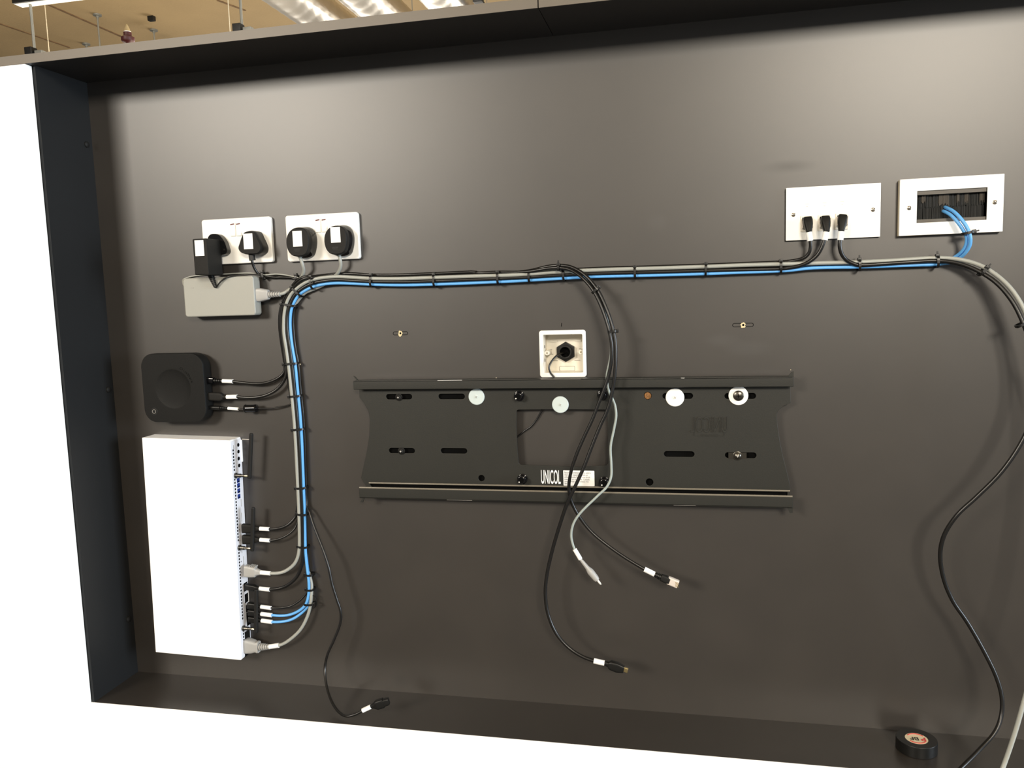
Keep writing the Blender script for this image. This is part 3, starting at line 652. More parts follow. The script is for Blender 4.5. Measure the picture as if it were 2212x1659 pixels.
def antenna(jx, jy, x0, y0, x1, y1, off, label):
    J = side(jx, jy)
    j = lathe('antenna', J, U, [(0, .0055), (.003, .0055), (.0035, .0040), (.012, .0040), (.0125, .0030), (.0200, .0030)], 'bolt_dark', cod, 12)
    j['label'] = label
    E = J+U*.028
    rod('brass_pin', J+U*.018, E, .0019, 'brass', j, 8)
    B = side(x1, y1, off); T_ = side(x0, y0, off); B = V3((B.x, J.y, B.z)); 
    B = P(x1, y1, -J.y); T_ = P(x0, y0, -J.y)
    rod('hinge', E, P(x1, jy, -J.y), .0030, 'black_plastic', j, 10)
    pth = [B, B.lerp(T_, .02), B.lerp(T_, .97), T_]
    link('antenna_rod', tube_mesh(pth, [.0034, .0042, .0040, .0028], 12), 'black_matte', j, True)
antenna(508, 1027, 543, 936, 538.5, 1033, .02, 'upper black stub antenna')
antenna(516, 1183, 547, 1096, 544.5, 1190, .02, 'middle black stub antenna')
antenna(524.5, 1357, 553.5, 1273, 553, 1366, .02, 'lower black stub antenna')
q = P(523, 948.5, .02); rod('lid_pin', q, P(538, 949, .02), .0007, 'zinc', cod, 6)

# ------------------------------------------------------------------ cables
ST = [(2026, 558, 2026, 571), (1940, 562, 1940, 574), (1857, 566, 1857, 577), (1760, 568.5, 1757, 579), (1690, 570.5, 1695, 585), (1600, 573, 1600, 588.5),
      (1525, 576, 1525, 591.5), (1400, 580, 1400, 595), (1280, 583.5, 1280, 598), (1200, 588, 1200, 602.4), (1120, 593.6, 1120, 607), (1030, 596.5, 1030, 611),
      (935, 599.7, 935, 614.6), (865, 602, 865, 616), (800, 601.5, 800, 614.6), (760, 599, 760, 612.5), (725, 597.7, 725, 611.7), (690, 601, 700, 614), (664, 608, 678, 619),
      (645, 620, 660, 627), (630, 634, 646, 637), (619, 655, 635, 653), (614.5, 675, 629, 671), (613, 697, 627, 697), (613.5, 720, 628.5, 725), (618, 750, 632, 752),
      (623, 786, 637.6, 785), (629, 840, 643, 840), (635, 901, 649, 901), (638.5, 950, 652, 950), (641, 1000, 654, 1000), (643.5, 1051, 656, 1051), (646, 1110, 658.5, 1110),
      (647, 1150, 659, 1150), (648, 1180, 660, 1185), (650, 1220, 663, 1225), (654, 1256, 666, 1256), (657, 1285, 666, 1285)]
def hid(i0, i1, th, tv, d):
    out = []; rng = range(i0, i1+1) if i1 >= i0 else range(i0, i1-1, -1)
    for i in rng:
        t_ = th if i <= 15 else tv if i >= 21 else th+(tv-th)*(i-15)/6
        gx, gy, bx, by = ST[i]; out.append((gx+(bx-gx)*t_, gy+(by-gy)*t_, d))
    return out
def pw(lst): return [q if isinstance(q, Vector) else P(*q) for q in lst]
RG, RB, RL, RT, RS = .0034, .0031, .0027, .0020, .0014
def cable(name, label, path, r, m_, group=None, k=5):
    pts = pw(path); t = thing(name, label, 'cable', pts[0], group)
    tube('cord', pts, r, m_, t, 10, k); return t, pts
def sleeve(t, a, b, r):
    A = P(*a) if not isinstance(a, Vector) else a; B = P(*b) if not isinstance(b, Vector) else b
    link('marker_sleeve', tube_mesh([A, A.lerp(B, .5), B], r, 14), 'paper', t, True)
def boot(t, A, ax, L, r0, r1, m_, n=5, name='strain_relief'):
    st = []; s = 0
    for i in range(n):
        f = i/(n-1); r = r0+(r1-r0)*f; st += [(L*(i)/n, r), (L*(i+.55)/n, r), (L*(i+.6)/n, r*.72), (L*(i+.98)/n, r*.72)]
    return lathe(name, A, ax, st, m_, t, 14)
DF = .0155                                                           # depth of the front layer of the bundle
# long grey mains lead, on top of the bundle, loops out at the right and comes back down
g1 = [(2150, 1700, .17), (2166, 1659, .155), (2190, 1590, .15), (2212, 1514, .145), (2260, 1330, .12), (2285, 1100, .10), (2275, 900, .08), (2248, 760, .065), (2205, 655, .05), (2172, 611, .040), (2125, 577, .028), (2080, 562, .021), (2030, 557, .016)]
g1 += [(gx, gy, DF) for gx, gy, _, _ in ST[1:34]]
g1 += [(646.5, 1185, DF), (643, 1204, DF), (635, 1219, DF), (617, 1233, .017), (600, 1238, .019), (575, 1238, .021)]
t, pts = cable('grey_mains_cable', 'thickest grey cable running the whole bundle, looping out at the right', g1, RG, 'cable_grey', k=4)
sleeve(t, (584, 1238.5, .0205), (563, 1236.5, .022), .0044)
A = P(563, 1236.5, .022); B = side(530, 1234); B = V3((B.x, A.y, B.z)); B = P(533, 1233, .022); ax = (B-A).normalized(); L = (B-A).length
loft('grey_plug', A, ax, (0, 0, 1), [(0, .0048, .004, 2.5), (.004, .0062, .005, 2.5), (.009, .0075, .006, 3), (.011, .0105, .0075, 4), (.024, .0118, .008, 5), (L+.002, .0118, .008, 5)], 'plug_grey', t)
for s in (.30, .42, .54, .66): 
    q = A.lerp(B, s); obox('grip_rib', q+V3((0, 0, .0110+.001*s)), (ax, V3((0, 0, 1)), V3((0, -1, 0))), (.0009, .0016, .006), 'plug_grey', t, .0005)
# black lead from right-hand port of the AV plate, running right and hanging on the far right
def av_lead(i, bx, by, ex, ey, path, label, r=RB, tilt=0):
    c = AVP[i]; t, pts = cable('network_cable', label, path, r, 'cable_black', 'leads of the connection plate', k=5)
    top = c+V3((0, -.004, -.001)); bot = P(bx, by, .024); ax = (bot-top).normalized()
    loft('connector', top+V3((0, -.002, .0015)), ax, (1, 0, 0), [(0, .0052, .003, 5), (.002, .0066, .0062, 5), (.006, .0075, .0066, 4), (.014, .0072, .0066, 3), ((bot-top).length+.001, .0046, .0046, 2.4)], 'black_plastic', t)
    loft('latch', top+V3((0, -.0065, -.001)), ax, (1, 0, 0), [(0, .0022, .0005, 2.2), (.0015, .0042, .0022, 2.2), (.006, .0030, .0018, 2.2), (.008, .0006, .0004, 2)], 'black_plastic', t)
    for s in (-1, 1):
        obox('clear_tab', top+V3((s*.0078, .001, -.0085+s*.0005)), (V3((1, 0, -.06*s)).normalized(), ax, ax.cross(V3((1, 0, 0)))), (.0006, .0080, .0030), 'clear_plug', t, .0002)
    sleeve(t, bot, (ex, ey, .0245), .0048)
    return t
p3 = [(1817, 502, .024), (1815, 515, .0245), (1814, 532, .0245), (1819, 550, .023), (1829, 562, .020), (1845, 570, .0185), (1857, 572.5, .018), (1900, 570.5, .0175), (1960, 566.5, .0175), (2026, 563.5, .018), (2066, 568, .023), (2108, 583, .031), (2150, 609, .042), (2186, 650, .053), (2212, 702, .062), (2240, 790, .072), (2240, 870, .078), (2212, 945, .080), (2165, 1017, .080), (2110, 1073, .078), (2068, 1112, .076), (2040, 1155, .07), (2031, 1195, .065), (2037, 1245, .060), (2057, 1296, .056), (2090, 1345, .055), (2125, 1406, .06), (2152, 1462, .065), (2164, 1506, .07), (2163, 1545, .075), (2150, 1580, .085), (2115, 1620, .10), (2080, 1655, .12), (2040, 1695, .15)]
av_lead(2, 1817, 500, 1815, 519, p3, 'black cable from the plate\'s right port, swinging out right and down to the ledge', RB*1.08)
p2 = [(1784, 503, .024), (1781, 517, .0245), (1776, 532, .0245), (1766, 550, .023), (1750, 564, .0205), (1730, 573, .0185), (1705, 578.5, .0165)]
bl = [(1690, 580.5), (1600, 582.5), (1525, 584.5), (1400, 588), (1280, 591), (1200, 595), (1120, 600), (1030, 603.6), (935, 607), (865, 609), (800, 608), (760, 606), (725, 604.5), (696, 607.5), (671, 613.5), (652, 624), (637.5, 637), (627, 657), (621.5, 675), (620, 697), (621.5, 723), (626, 750), (631, 790), (637, 850), (642, 905), (645, 950), (648, 1000), (650, 1051), (652, 1100), (653.5, 1160), (654, 1200), (651, 1223), (641, 1246), (622, 1263.5), (604, 1270.5)]
p2 += [(x, y, DF-.001) for x, y in bl]+[(584, 1273, .018), (575, 1273, .019)]
t = av_lead(1, 1785, 501, 1781, 519, p2, 'black cable from the plate\'s middle port to the white unit, between grey and blue')
sleeve(t, (582.5, 1273.5, .0185), (560.5, 1271.5, .020), .0042)
A = P(560.5, 1271.5, .020); B = P(531, 1267, .018); ax = (B-A).normalized(); L = (B-A).length
loft('boot', A, ax, (0, 0, 1), [(0, .003, .003, 2.2), (.006, .0045, .0045, 3), (.012, .0060, .0055, 5), (L, .0060, .0055, 5)], 'black_plastic', t)
p1 = [(1747, 505, .024), (1750, 519, .0245), (1751, 532, .024), (1747, 547, .022), (1737, 557, .019), (1720, 562, .013), (1700, 565, .008)]
p1 += hid(5, 31, -.22, .10, .0062)
p1 += [(640, 1111, .007), (634, 1122, .009), (621, 1134, .013), (604.6, 1140.5, .017), (584, 1143, .020), (570, 1142.5, .022)]
t = av_lead(0, 1747, 501.5, 1750, 520.5, p1, 'black cable from the plate\'s left port, tucked behind the grey one', RB*.92)
def hdmi_dir(t, A, B, st, m_, name='connector', side_=(0, 0, 1)):
    ax = (B-A).normalized(); return loft(name, A, ax, side_, st((B-A).length), m_, t)
sleeve(t, (581.5, 1143, .0205), (561, 1142, .023), .0040)
usb = lambda L: [(0, .0022, .0022, 2.2), (.003, .0042, .0035, 3), (.011, .0060, .0045, 4), (.017, .0085, .0055, 5), (L, .0092, .0058, 5)]
hdmi_dir(t, P(561, 1142, .023), P(525, 1141, .023), usb, 'black_matte')
v2 = [(2300, 900, .07), (2250, 780, .06), (2200, 672, .05), (2155, 610, .036), (2110, 583, .024), (2060, 567, .012)]+hid(0, 32, .42, .22, .0055)+[(643, 1127, .007), (637, 1141, .010), (625, 1153, .014), (606, 1163, .018), (584, 1167.5, .021), (572, 1167.5, .022)]
t, pts = cable('video_cable', 'thin black cable into the white unit, lower of two flat plugs side by side', v2, RT, 'cable_black', k=4)
sleeve(t, (582.5, 1167.5, .0205), (561.5, 1166, .023), .0040)
hdmi_dir(t, P(561.5, 1166, .023), P(526, 1165, .023), usb, 'black_matte')
# lower network-style black lead
b3 = [(1290, 591, .005)]+hid(9, 36, .75, 1.35, .0052)+[(672, 1262, .006), (667, 1274, .007), (659, 1285, .009), (647.6, 1297, .012), (628, 1309, .015), (606, 1313, .018), (590, 1313.2, .020), (578, 1312.5, .020)]
t, pts = cable('network_cable', 'thin black cable into the white unit just above the two blue ones', b3, RT, 'cable_black', k=4)
sleeve(t, (585.5, 1313.5, .020), (563.5, 1310.5, .021), .0040)
rj = lambda L: [(0, .0028, .0028, 2.2), (.006, .0040, .004, 3), (.010, .0058, .0052, 5), (L, .0060, .0055, 5)]
hdmi_dir(t, P(563.5, 1310.5, .021), P(536, 1307, .020), rj, 'black_plastic')
# blue pair
bb = [(2037, 446, -.012), (2045, 449, .006), (2060, 457, .020), (2076, 473, .030), (2089, 492, .034), (2096, 512, .034), (2095, 530, .029), (2087, 544, .022), (2072, 558, .010), (2052, 567, .009), (2026, 570.5, .0115)]
bpath = bb+[(bx, by, .0125) for _, _, bx, by in ST[1:31]]+[(656, 1051, .0125), (658, 1100, .0120), (659, 1150, .012), (660, 1190, .0135), (663.5, 1228, .0150), (667, 1256, .016), (666.5, 1284, .016), (660, 1306, .017), (646, 1319, .018), (625, 1328, .019), (604, 1330, .020), (586, 1328.5, .021), (572, 1327, .021)]
t, pts = cable('blue_network_cable', 'bright blue cable on the bundle face, upper of two at the white unit', bpath, RL, 'cable_blue', 'blue cables from the brush plate', k=4)
sleeve(t, (587, 1329, .0207), (564, 1326, .021), .0042)
hdmi_dir(t, P(564, 1326, .021), P(538, 1322, .020), rj, 'black_plastic')
bb2 = [(2034, 455, -.012), (2040, 457, .006), (2053, 464, .018), (2067, 478, .026), (2080, 496, .029), (2088, 513, .028), (2086, 530, .023), (2078, 543, .016), (2063, 555, .0055), (2045, 564, .0045), (2026, 571.5, .0045)]
bp2 = bb2+hid(1, 33, .78, .66, .0052)+[(661, 1190, .006), (664.5, 1228, .008), (669, 1256, .0095), (671, 1284, .0105), (666, 1308, .012), (653, 1323, .014), (632, 1337, .017), (612, 1342.5, .019), (588, 1343.5, .021), (573, 1342, .021)]
t, pts = cable('blue_network_cable', 'bright blue cable mostly behind its twin, lower of two at the white unit', bp2, RL, 'cable_blue', 'blue cables from the brush plate', k=4)
sleeve(t, (587.5, 1343.5, .0207), (565, 1340.5, .021), .0042)
hdmi_dir(t, P(565, 1340.5, .021), P(539, 1337, .020), rj, 'black_plastic')
# grey mains lead from right plug down to the codec inlet
g2 = [(732, 548, .022), (735, 562, .021), (736, 573, .018), (732, 586, .012), (724, 596, .006), (712, 606, .0045), (695, 617, .0048), (676, 625, .006), (660, 632, .006), (647, 645, .005)]+hid(22, 35, 1, 1.12, .0045)[0:]+[(673, 1262, .010), (672.5, 1288, .014), (669.5, 1313, .016), (663, 1334, .017), (650, 1358.5, .018), (632.5, 1376.5, .019), (613, 1390, .020), (600, 1394.5, .021), (592, 1395.5, .021)]
t, pts = cable('grey_mains_cable', 'grey mains lead from the right plug to the foot of the white unit', g2, RG*.95, 'cable_grey', k=5)
sleeve(t, (602.5, 1394, .0208), (582, 1397, .022), .0048)
A = P(582, 1397, .022); B = P(560, 1397.5, .022)
boot(t, A, B-A, (B-A).length, .0052, .0075, 'plug_grey')
C_ = P(531, 1394, .022); ax = (C_-B).normalized()
loft('grey_plug', B, ax, (0, 0, 1), [(0, .0115, .0075, 4), (.003, .0122, .008, 4), (.006, .0108, .008, 4), (.014, .0135, .0095, 4), (.026, .0150, .010, 5), ((C_-B).length+.001, .0140, .0095, 5)], 'plug_grey', t)
# grey lead from left round plug to the brick
g3 = [(646, 549, .024), (650, 561, .024), (654, 573, .022), (656, 585, .016), (652, 597, .010), (643, 608, .0075), (634, 618, .008), (624, 626, .011), (613, 633, .016), (602, 635.5, .018), (594, 636, .018)]
t, pts = cable('grey_mains_cable', 'short grey mains lead from the left round plug to the power brick', g3, RG*.95, 'cable_grey', k=6)
A = P(605, 635.5, .018); B = P(580, 636.5, .018)
boot(t, A, B-A, (B-A).length, .0048, .0060, 'plug_grey')
C_ = P(552, 637.5, .018); ax = (C_-B).normalized()
loft('grey_plug', B+ax*-.001, ax, (0, 0, 1), [(0, .0085, .006, 3), (.002, .0098, .0068, 4), (.006, .0104, .0075, 4), (.016, .0128, .0085, 5), ((C_-B).length+.001, .0128, .0085, 5)], 'plug_grey', t)
# thin pale output lead of the brick, along its top
t, pts = cable('thin_grey_cable', 'thin pale lead from the power brick running along its top edge', [(395, 611, .016), (396, 604, .006), (410, 598, .0035), (440, 594, .003), (479, 592.5, .004), (513, 590.5, .006), (541, 590, .008), (570, 594, .008), (598, 592, .007), (627, 596, .007), (648, 601, .006), (672, 606, .0045)]+hid(17, 30, .35, .45, .0035)[1:8], RS, 'cable_grey')
# lead from the bulky adapter down to the presentation box
a1 = [(463, 612, .030), (466, 621, .033), (471, 615, .034), (478, 607, .034), (490, 599, .033), (506, 595.5, .031), (522, 594.3, .026), (551, 592.5, .016), (570, 596, .011), (598, 599, .010), (618, 599, .011), (636, 602.5, .012), (641, 609, .012), (632, 619, .012), (619, 634, .012), (609, 655, .012), (604.5, 680, .012), (604, 705, .012), (607, 735, .010), (611, 765, .0075), (618, 800, .0040), (624, 840, .0032), (628, 862, .0032), (628, 872, .0035), (620, 876, .006), (600, 879.5, .010), (585, 882, .012), (560, 882, .016), (545, 883, .017), (525, 884, .018), (505, 884, .018)]
t, pts = cable('adapter_cable', 'thin black adapter lead with a ferrite barrel, into the presentation box', a1, RS, 'cable_black')
A = P(557, 882, .0165); B = P(527, 882.5, .0180)
ax = (B-A).normalized(); L = (B-A).length
lathe('ferrite_barrel', A, ax, [(0, .004), (.002, .0076), (.005, .0083), (.007, .0076), (L-.006, .0076), (L-.004, .0083), (L-.002, .0076), (L, .004)], 'black_gloss', t, 18)
sleeve(t, (515, 883.5, .018), (493, 882, .018), .0032)
A = P(493, 882, .018); B = P(476, 881, .018); boot(t, A, B-A, (B-A).length, .0022, .0034, 'black_plastic')
rod('barrel_plug', B, P(450, 880, .018), .0042, 'black_plastic', t, 14)
# lead of the triangular plug, leaves the bundle low down and ends loose on the ledge
tr = [(544, 556, .022), (545, 566, .022), (548, 576, .019), (555, 588, .014), (564, 595, .010), (585, 598.5, .0075), (610, 598, .0065), (636, 601.5, .0065), (652, 605, .005), (664, 612, .0035)]+hid(19, 31, 1.4, 1.45, .0045)
tr += [(663, 1092, .008), (668, 1104, .014), (676.5, 1131, .022), (689, 1164, .030), (701, 1196, .036), (710, 1226, .04), (717.5, 1262, .042), (727, 1293, .042), (736, 1322, .042), (735, 1346, .042), (722, 1381, .045), (707.5, 1414, .048), (702, 1443, .05), (705, 1479, .066), (717, 1516, .090), (733, 1539, .109), (750, 1547, .118), (770, 1542, .116), (785, 1534, .112)]
t, pts = cable('power_lead', 'loose black lead curling down to a connector over the ledge', tr, RT*1.25, 'cable_black', k=5)
sleeve(t, (783, 1535, .112), (801, 1526.5, .109), .0042)
A = P(800, 1527, .109); B = P(840, 1514, .102); ax = (B-A).normalized(); L = (B-A).length
loft('connector', A, ax, (0, 0, 1), [(0, .003, .003, 2.2), (.006, .0045, .004, 3), (.011, .0078, .0055, 4), (.014, .0086, .0062, 5), (.026, .0086, .0062, 5), (.0262, .0068, .0056, 5), (L-.003, .0068, .0056, 5), (L, .0062, .005, 4)], 'black_plastic', t)
# two cables from the presentation box that hang free at the middle
def pres(i, path0, thz, tail, r, label, dd, name):
    path = path0+tail
    return cable(name, label, path, r, 'cable_black', k=4)
lan0 = [(503, 824, .020), (520, 826, .019), (545, 828.5, .017), (568, 828, .014), (590, 822, .010), (607, 812, .0065), (615, 800, .0052), (614.5, 780, .0052), (609, 745, .0052), (605, 715, .0052), (604, 690, .0055), (607, 665, .006), (615, 644, .007), (628, 623, .009), (640, 608, .012), (655, 599, .0135), (668, 598, .012), (690, 596, .005), (720, 592.5, .0032)]
lan0 += [(x, y-.7, d) for x, y, d in hid(15, 11, -.52, 0, .0042)]+[(1030, 589.5, .006), (1075, 588, .009)]
lanT = [(1120, 588, .014), (1150, 585.5, .020), (1178, 580.5, .024), (1205, 578.5, .027), (1232, 583, .034), (1260, 602, .045), (1283, 630, .053), (1301, 668, .058), (1315, 712, .062), (1321, 745, .063), (1321, 775, .063), (1316, 805, .062), (1306, 838, .062), (1293, 871, .062), (1280, 905, .062), (1262, 943, .062), (1243, 988, .062), (1231.5, 1028, .060), (1229, 1058, .056), (1236, 1088, .052), (1254, 1120, .050), (1280, 1151, .050), (1318, 1182, .052), (1352, 1205.5, .055), (1391, 1229, .058), (1400, 1234, .058)]
t, pts = pres(0, lan0, 0, lanT, RB*.95, 'black network cable ending in a clear plug, hanging at lower middle right', 0, 'network_cable')
sleeve(t, (1392, 1229.5, .058), (1415, 1241, .0585), .0046)
A = P(1414, 1240.5, .0585); B = P(1428, 1247, .059); boot(t, A, B-A, (B-A).length, .0048, .0058, 'black_plastic', 4)
C_ = P(1443, 1253, .059); ax = (C_-B).normalized()
loft('boot_body', B, ax, (0, 0, 1), [(0, .0062, .005, 3), (.008, .0066, .0056, 4), ((C_-B).length+.003, .0060, .0054, 4)], 'black_matte', t)
D_ = P(1466, 1262.5, .0595); ax = (D_-C_).normalized()
cpl = loft('clear_plug', C_-ax*.001, ax, (0, 0, 1), [(0, .0062, .0046, 6), (.003, .0068, .005, 6), ((D_-C_).length, .0068, .0048, 6)], 'clear_plug', t)
for i in range(5): obox('contact', D_-ax*.003+V3((0, -.0048, (i-2)*.0018)), (ax, V3((0, 0, 1)), V3((0, -1, 0))), (.0028, .0004, .0004), 'gold', cpl)
A = P(480, 823, .020); sleeve(t, (503, 824, .020), (481, 823, .020), .0040)
B = P(462, 822, .020); boot(t, A, B-A, (B-A).length, .0032, .0048, 'black_plastic', 4); 
hdmi_dir(t, B, P(446, 821, .020), lambda L: [(0, .0060, .0048, 5), (L, .0060, .0050, 5)], 'black_gloss')
hd0 = [(512, 857, .020), (530, 858.5, .019), (550, 858.5, .018), (575, 853.5, .016), (597, 842, .014), (611, 826, .0125), (618, 808, .012), (617, 785, .012), (613, 750, .0115), (608.5, 715, .0115), (607.5, 690, .012), (610, 667, .0125), (618, 645, .014), (631, 626, .016), (644, 611, .019), (658, 602, .0205), (672, 600.5, .019), (692, 598, .0075), (722, 595, .0035)]
hd0 += hid(15, 10, .12, 0, .0040)[:-1]+[(1062, 594, .006), (1092, 591.5, .009)]
hdT = [(1120, 588.5, .013), (1150, 584, .018), (1178, 577, .021), (1205, 573.5, .024), (1232, 576.5, .031), (1262, 593, .041), (1290, 625, .050), (1308, 662, .056), (1322, 703, .060), (1329, 740, .062), (1330, 775, .063), (1328, 808, .063), (1323.5, 839, .062), (1318, 866, .062), (1309, 893, .062), (1298, 916, .062), (1278, 965, .064), (1260, 1012, .066), (1240, 1056, .065), (1225, 1088, .062), (1209.5, 1133, .058), (1191.5, 1195, .054), (1181, 1244, .052), (1178, 1283, .052), (1184, 1327, .052), (1202, 1369, .053), (1230, 1400, .055), (1259, 1418.5, .058), (1282, 1427, .060), (1292, 1429.5, .060)]
t, pts = pres(1, hd0, 0, hdT, RB*1.02, 'thick black video cable hanging lowest at the middle, flat black plug', 0, 'video_cable')
sleeve(t, (1283, 1427.5, .060), (1306, 1432.5, .061), .0048)
A = P(1305, 1432, .061); B = P(1348, 1446, .063); ax = (B-A).normalized(); L = (B-A).length
loft('connector', A, ax, (0, 0, 1), [(0, .0042, .004, 3), (.008, .0044, .004, 3), (.0085, .0060, .0045, 4), (.012, .0082, .0055, 4), (.024, .0088, .0058, 5), (L-.003, .0070, .0050, 4), (L, .0062, .0045, 4)], 'black_plastic', t)
loft('gold_tip', B, ax, (0, 0, 1), [(0, .0042, .0022, 6), (.007, .0042, .0022, 6)], 'gold', t)
A = P(490, 857.5, .020); sleeve(t, (512, 857, .020), (490, 857.5, .020), .0042)
hdmi_dir(t, A, P(447, 856, .020), lambda L: [(0, .003, .003, 2.2), (.008, .0038, .0035, 3), (.009, .0062, .0045, 4), (.013, .0082, .0055, 5), (L, .0082, .0055, 5)], 'black_matte')
# thin grey audio cable hanging
tg = [(1120, 593, .004), (1160, 589, .006), (1205, 583, .012), (1240, 589, .026), (1270, 609, .040), (1293, 640, .048), (1309, 682, .052), (1318, 725, .054), (1320, 760, .055), (1315, 790, .055), (1311, 810, .055), (1312, 832, .055), (1316.5, 848, .054), (1323, 862, .052), (1328.5, 876, .052), (1331, 898, .052), (1326.5, 926, .052), (1319, 965, .053), (1320.5, 1004, .054), (1320, 1030, .056), (1311.5, 1050.5, .058), (1291, 1071, .060), (1252, 1110, .062), (1238, 1133, .061), (1234, 1159, .060), (1241, 1186, .059), (1247, 1196, .059)]
t, pts = cable('audio_cable', 'thin pale grey audio cable hanging with a slim metal-tipped plug', tg, .0022, 'cable_thin_grey')
sleeve(t, (1241, 1186, .059), (1254, 1208, .059), .0038)
A = P(1253.5, 1207.5, .059); B = P(1274, 1233, .059); ax = (B-A).normalized(); L0 = (B-A).length
C_ = P(1290.5, 1253, .059); L1 = (C_-A).length
lathe('jack_body', A, ax, [(0, .0024), (.005, .0030), (L0*.75, .0038), (L0, .0058), (L0+.004, .0062), (L1-.004, .0056), (L1, .0044)], 'plug_grey', t, 16)
lathe('jack_tip', C_, ax, [(0, .0021), (.007, .0019), (.0075, .0013), (.0085, .0018), (.0105, .0004)], 'zinc', t, 12)
# thin cable out of the gland, down behind the bracket and out in its window
gc = [(1222, 762, -.030), (1214, 763, -.018), (1203, 768, -.006), (1192, 780, .004), (1186, 793, .0085), (1189, 805, .0085), (1197, 815, .0080), (1205, 830, .0080), (1200, 850, .0075), (1185, 870, .006), (1170, 888, .004), (1160, 905, .003), (1147, 921, .003), (1134, 930, .003), (1122, 940, .003), (1108, 950, .004)]
t, pts = cable('thin_black_cable', 'thin black cable from the gland, passing behind the bracket into its window', gc, .0017, 'cable_black')

# ------------------------------------------------------------------ plugs
def px_outline(pts, d): return [(P(x, y, d).x, P(x, y, d).z) for x, y in pts]
def smooth2(pts, k=5):
    v = [V3((p[0], 0, p[1])) for p in pts]; n = len(v); w3 = v[-2:]+v+v[:3]; s = smooth_path(w3, k)
    s = s[2*k:2*k+n*k]; return [(q.x, q.z) for q in s]
def round_plug(ox, oy, label, sx0, sy0, sx1, sy1):
    # front face outline given relative to plug A of the right socket
    base = [(618, 525), (619, 512), (625, 500), (635, 492.5), (646, 491), (656, 493.5), (663, 501), (666.5, 512), (667, 524), (665.5, 536), (662, 547), (655, 552), (643, 554), (632, 552.5), (624, 545), (620, 536)]
    o_ = smooth2(px_outline([(x+ox, y+oy) for x, y in base], .040), 3)
    c = P(642+ox, 523+oy, .03); t = thing('round_plug', label, 'plug', (c.x, -.009, c.z-.03), 'rounded black mains plugs')
    shell('plug_body', o_, [(.0092, 1.10), (.012, 1.12), (.020, 1.08), (.028, .98)], 'black_gloss', t)
    shell('plug_cover', o_, [(.028, 1.0), (.037, 1.0), (.0395, .985), (.0405, .94)], 'black_matte', t)
    a = P(sx0, sy0, .0405); b = P(sx1, sy1, .0405)
    cxs, czs = (a.x+b.x)/2, (a.z+b.z)/2
    obox('sticker', (cxs, -.0407, czs), AX, ((b.x-a.x)/2, abs(a.z-b.z)/2, .0002), 'paper', t)
    q = P(642+ox, 540+oy, .0405)
    for i in range(3): obox('moulded_mark', (q.x, -.0406, q.z+.002-i*.002), AX, (.0065-.001*i, .0003, .0002), 'black_plastic', t)
round_plug(0, 0, 'left rounded black mains plug with a white sticker, in the right socket', 631.5, 499.5, 653.5, 532)
round_plug(82, -4, 'right rounded black mains plug with a white sticker, in the right socket', 713.5, 491, 736, 523.5)
# triangular plug
o_ = smooth2(px_outline([(514, 536), (517, 525), (522, 510), (527, 502), (534, 499.5), (543, 499.5), (549, 502), (555, 514), (561, 527), (563, 535), (561, 543), (555, 547.5), (540, 548.5), (525, 547.5), (517, 543)], .036), 3)
c = P(539, 525, .03); t = thing('triangular_plug', 'black triangular mains plug with a white sticker, in the left socket', 'plug', (c.x, -.009, c.z-.026))
shell('plug_body', o_, [(.0092, 1.07), (.026, 1.06), (.030, 1.02)], 'black_plastic', t)
shell('plug_cover', o_, [(.030, 1.015), (.034, 1.0), (.036, .96)], 'black_matte', t)
a = P(525, 505, .0362); b = P(547, 537.5, .0362); obox('sticker', ((a.x+b.x)/2, -.0362, (a.z+b.z)/2), AX, ((b.x-a.x)/2, abs(a.z-b.z)/2, .0002), 'paper', t)
A = P(543, 547, .022); B = P(545.5, 562.5, .022); loft('cord_grip', A, (B-A), (1, 0, 0), [(0, .0050, .0045, 4), ((B-A).length, .0054, .0045, 4)], 'black_plastic', t)
# bulky adapter
c = P(450, 555, .04); t = thing('mains_adapter', 'bulky black mains adapter with a white sticker, overlapping the left socket', 'adapter', (c.x, -.009, c.z-.04))
ax0_, ax1_ = P(417.5, 550, .066).x, P(448, 550, .066).x
z1_, z0_ = P(430, 515.5, .066).z, P(430, 594, .066).z
box('adapter_body', ax0_, ax1_, z0_, z1_, .018, .066, 'black_matte', t, .0018)
a = P(420, 519.5, .0662); b = P(441.5, 552.5, .0662); obox('sticker', ((a.x+b.x)/2, -.0662, (a.z+b.z)/2), AX, ((b.x-a.x)/2, abs(a.z-b.z)/2, .0002), 'paper', t)
o_ = smooth2(px_outline([(450, 512), (455, 506), (464, 504.5), (473, 506.5), (480, 513), (486, 522), (490, 533), (492, 542), (490, 548), (483, 551), (466, 552), (452, 550), (447, 540), (447, 525)], .020), 3)
shell('plug_base', o_, [(.0092, 1.0), (.018, 1.0), (.0215, .97)], 'black_gloss', t)
lathe('recessed_screw', P(484, 539, .0215), (0, -1, 0), [(0, .0022), (.0006, .0018)], 'bolt_dark', t, 12)
A = P(455, 594, .034); B = P(466, 621, .034); boot(t, A, B-A, (B-A).length, .0062, .0036, 'black_plastic', 7)

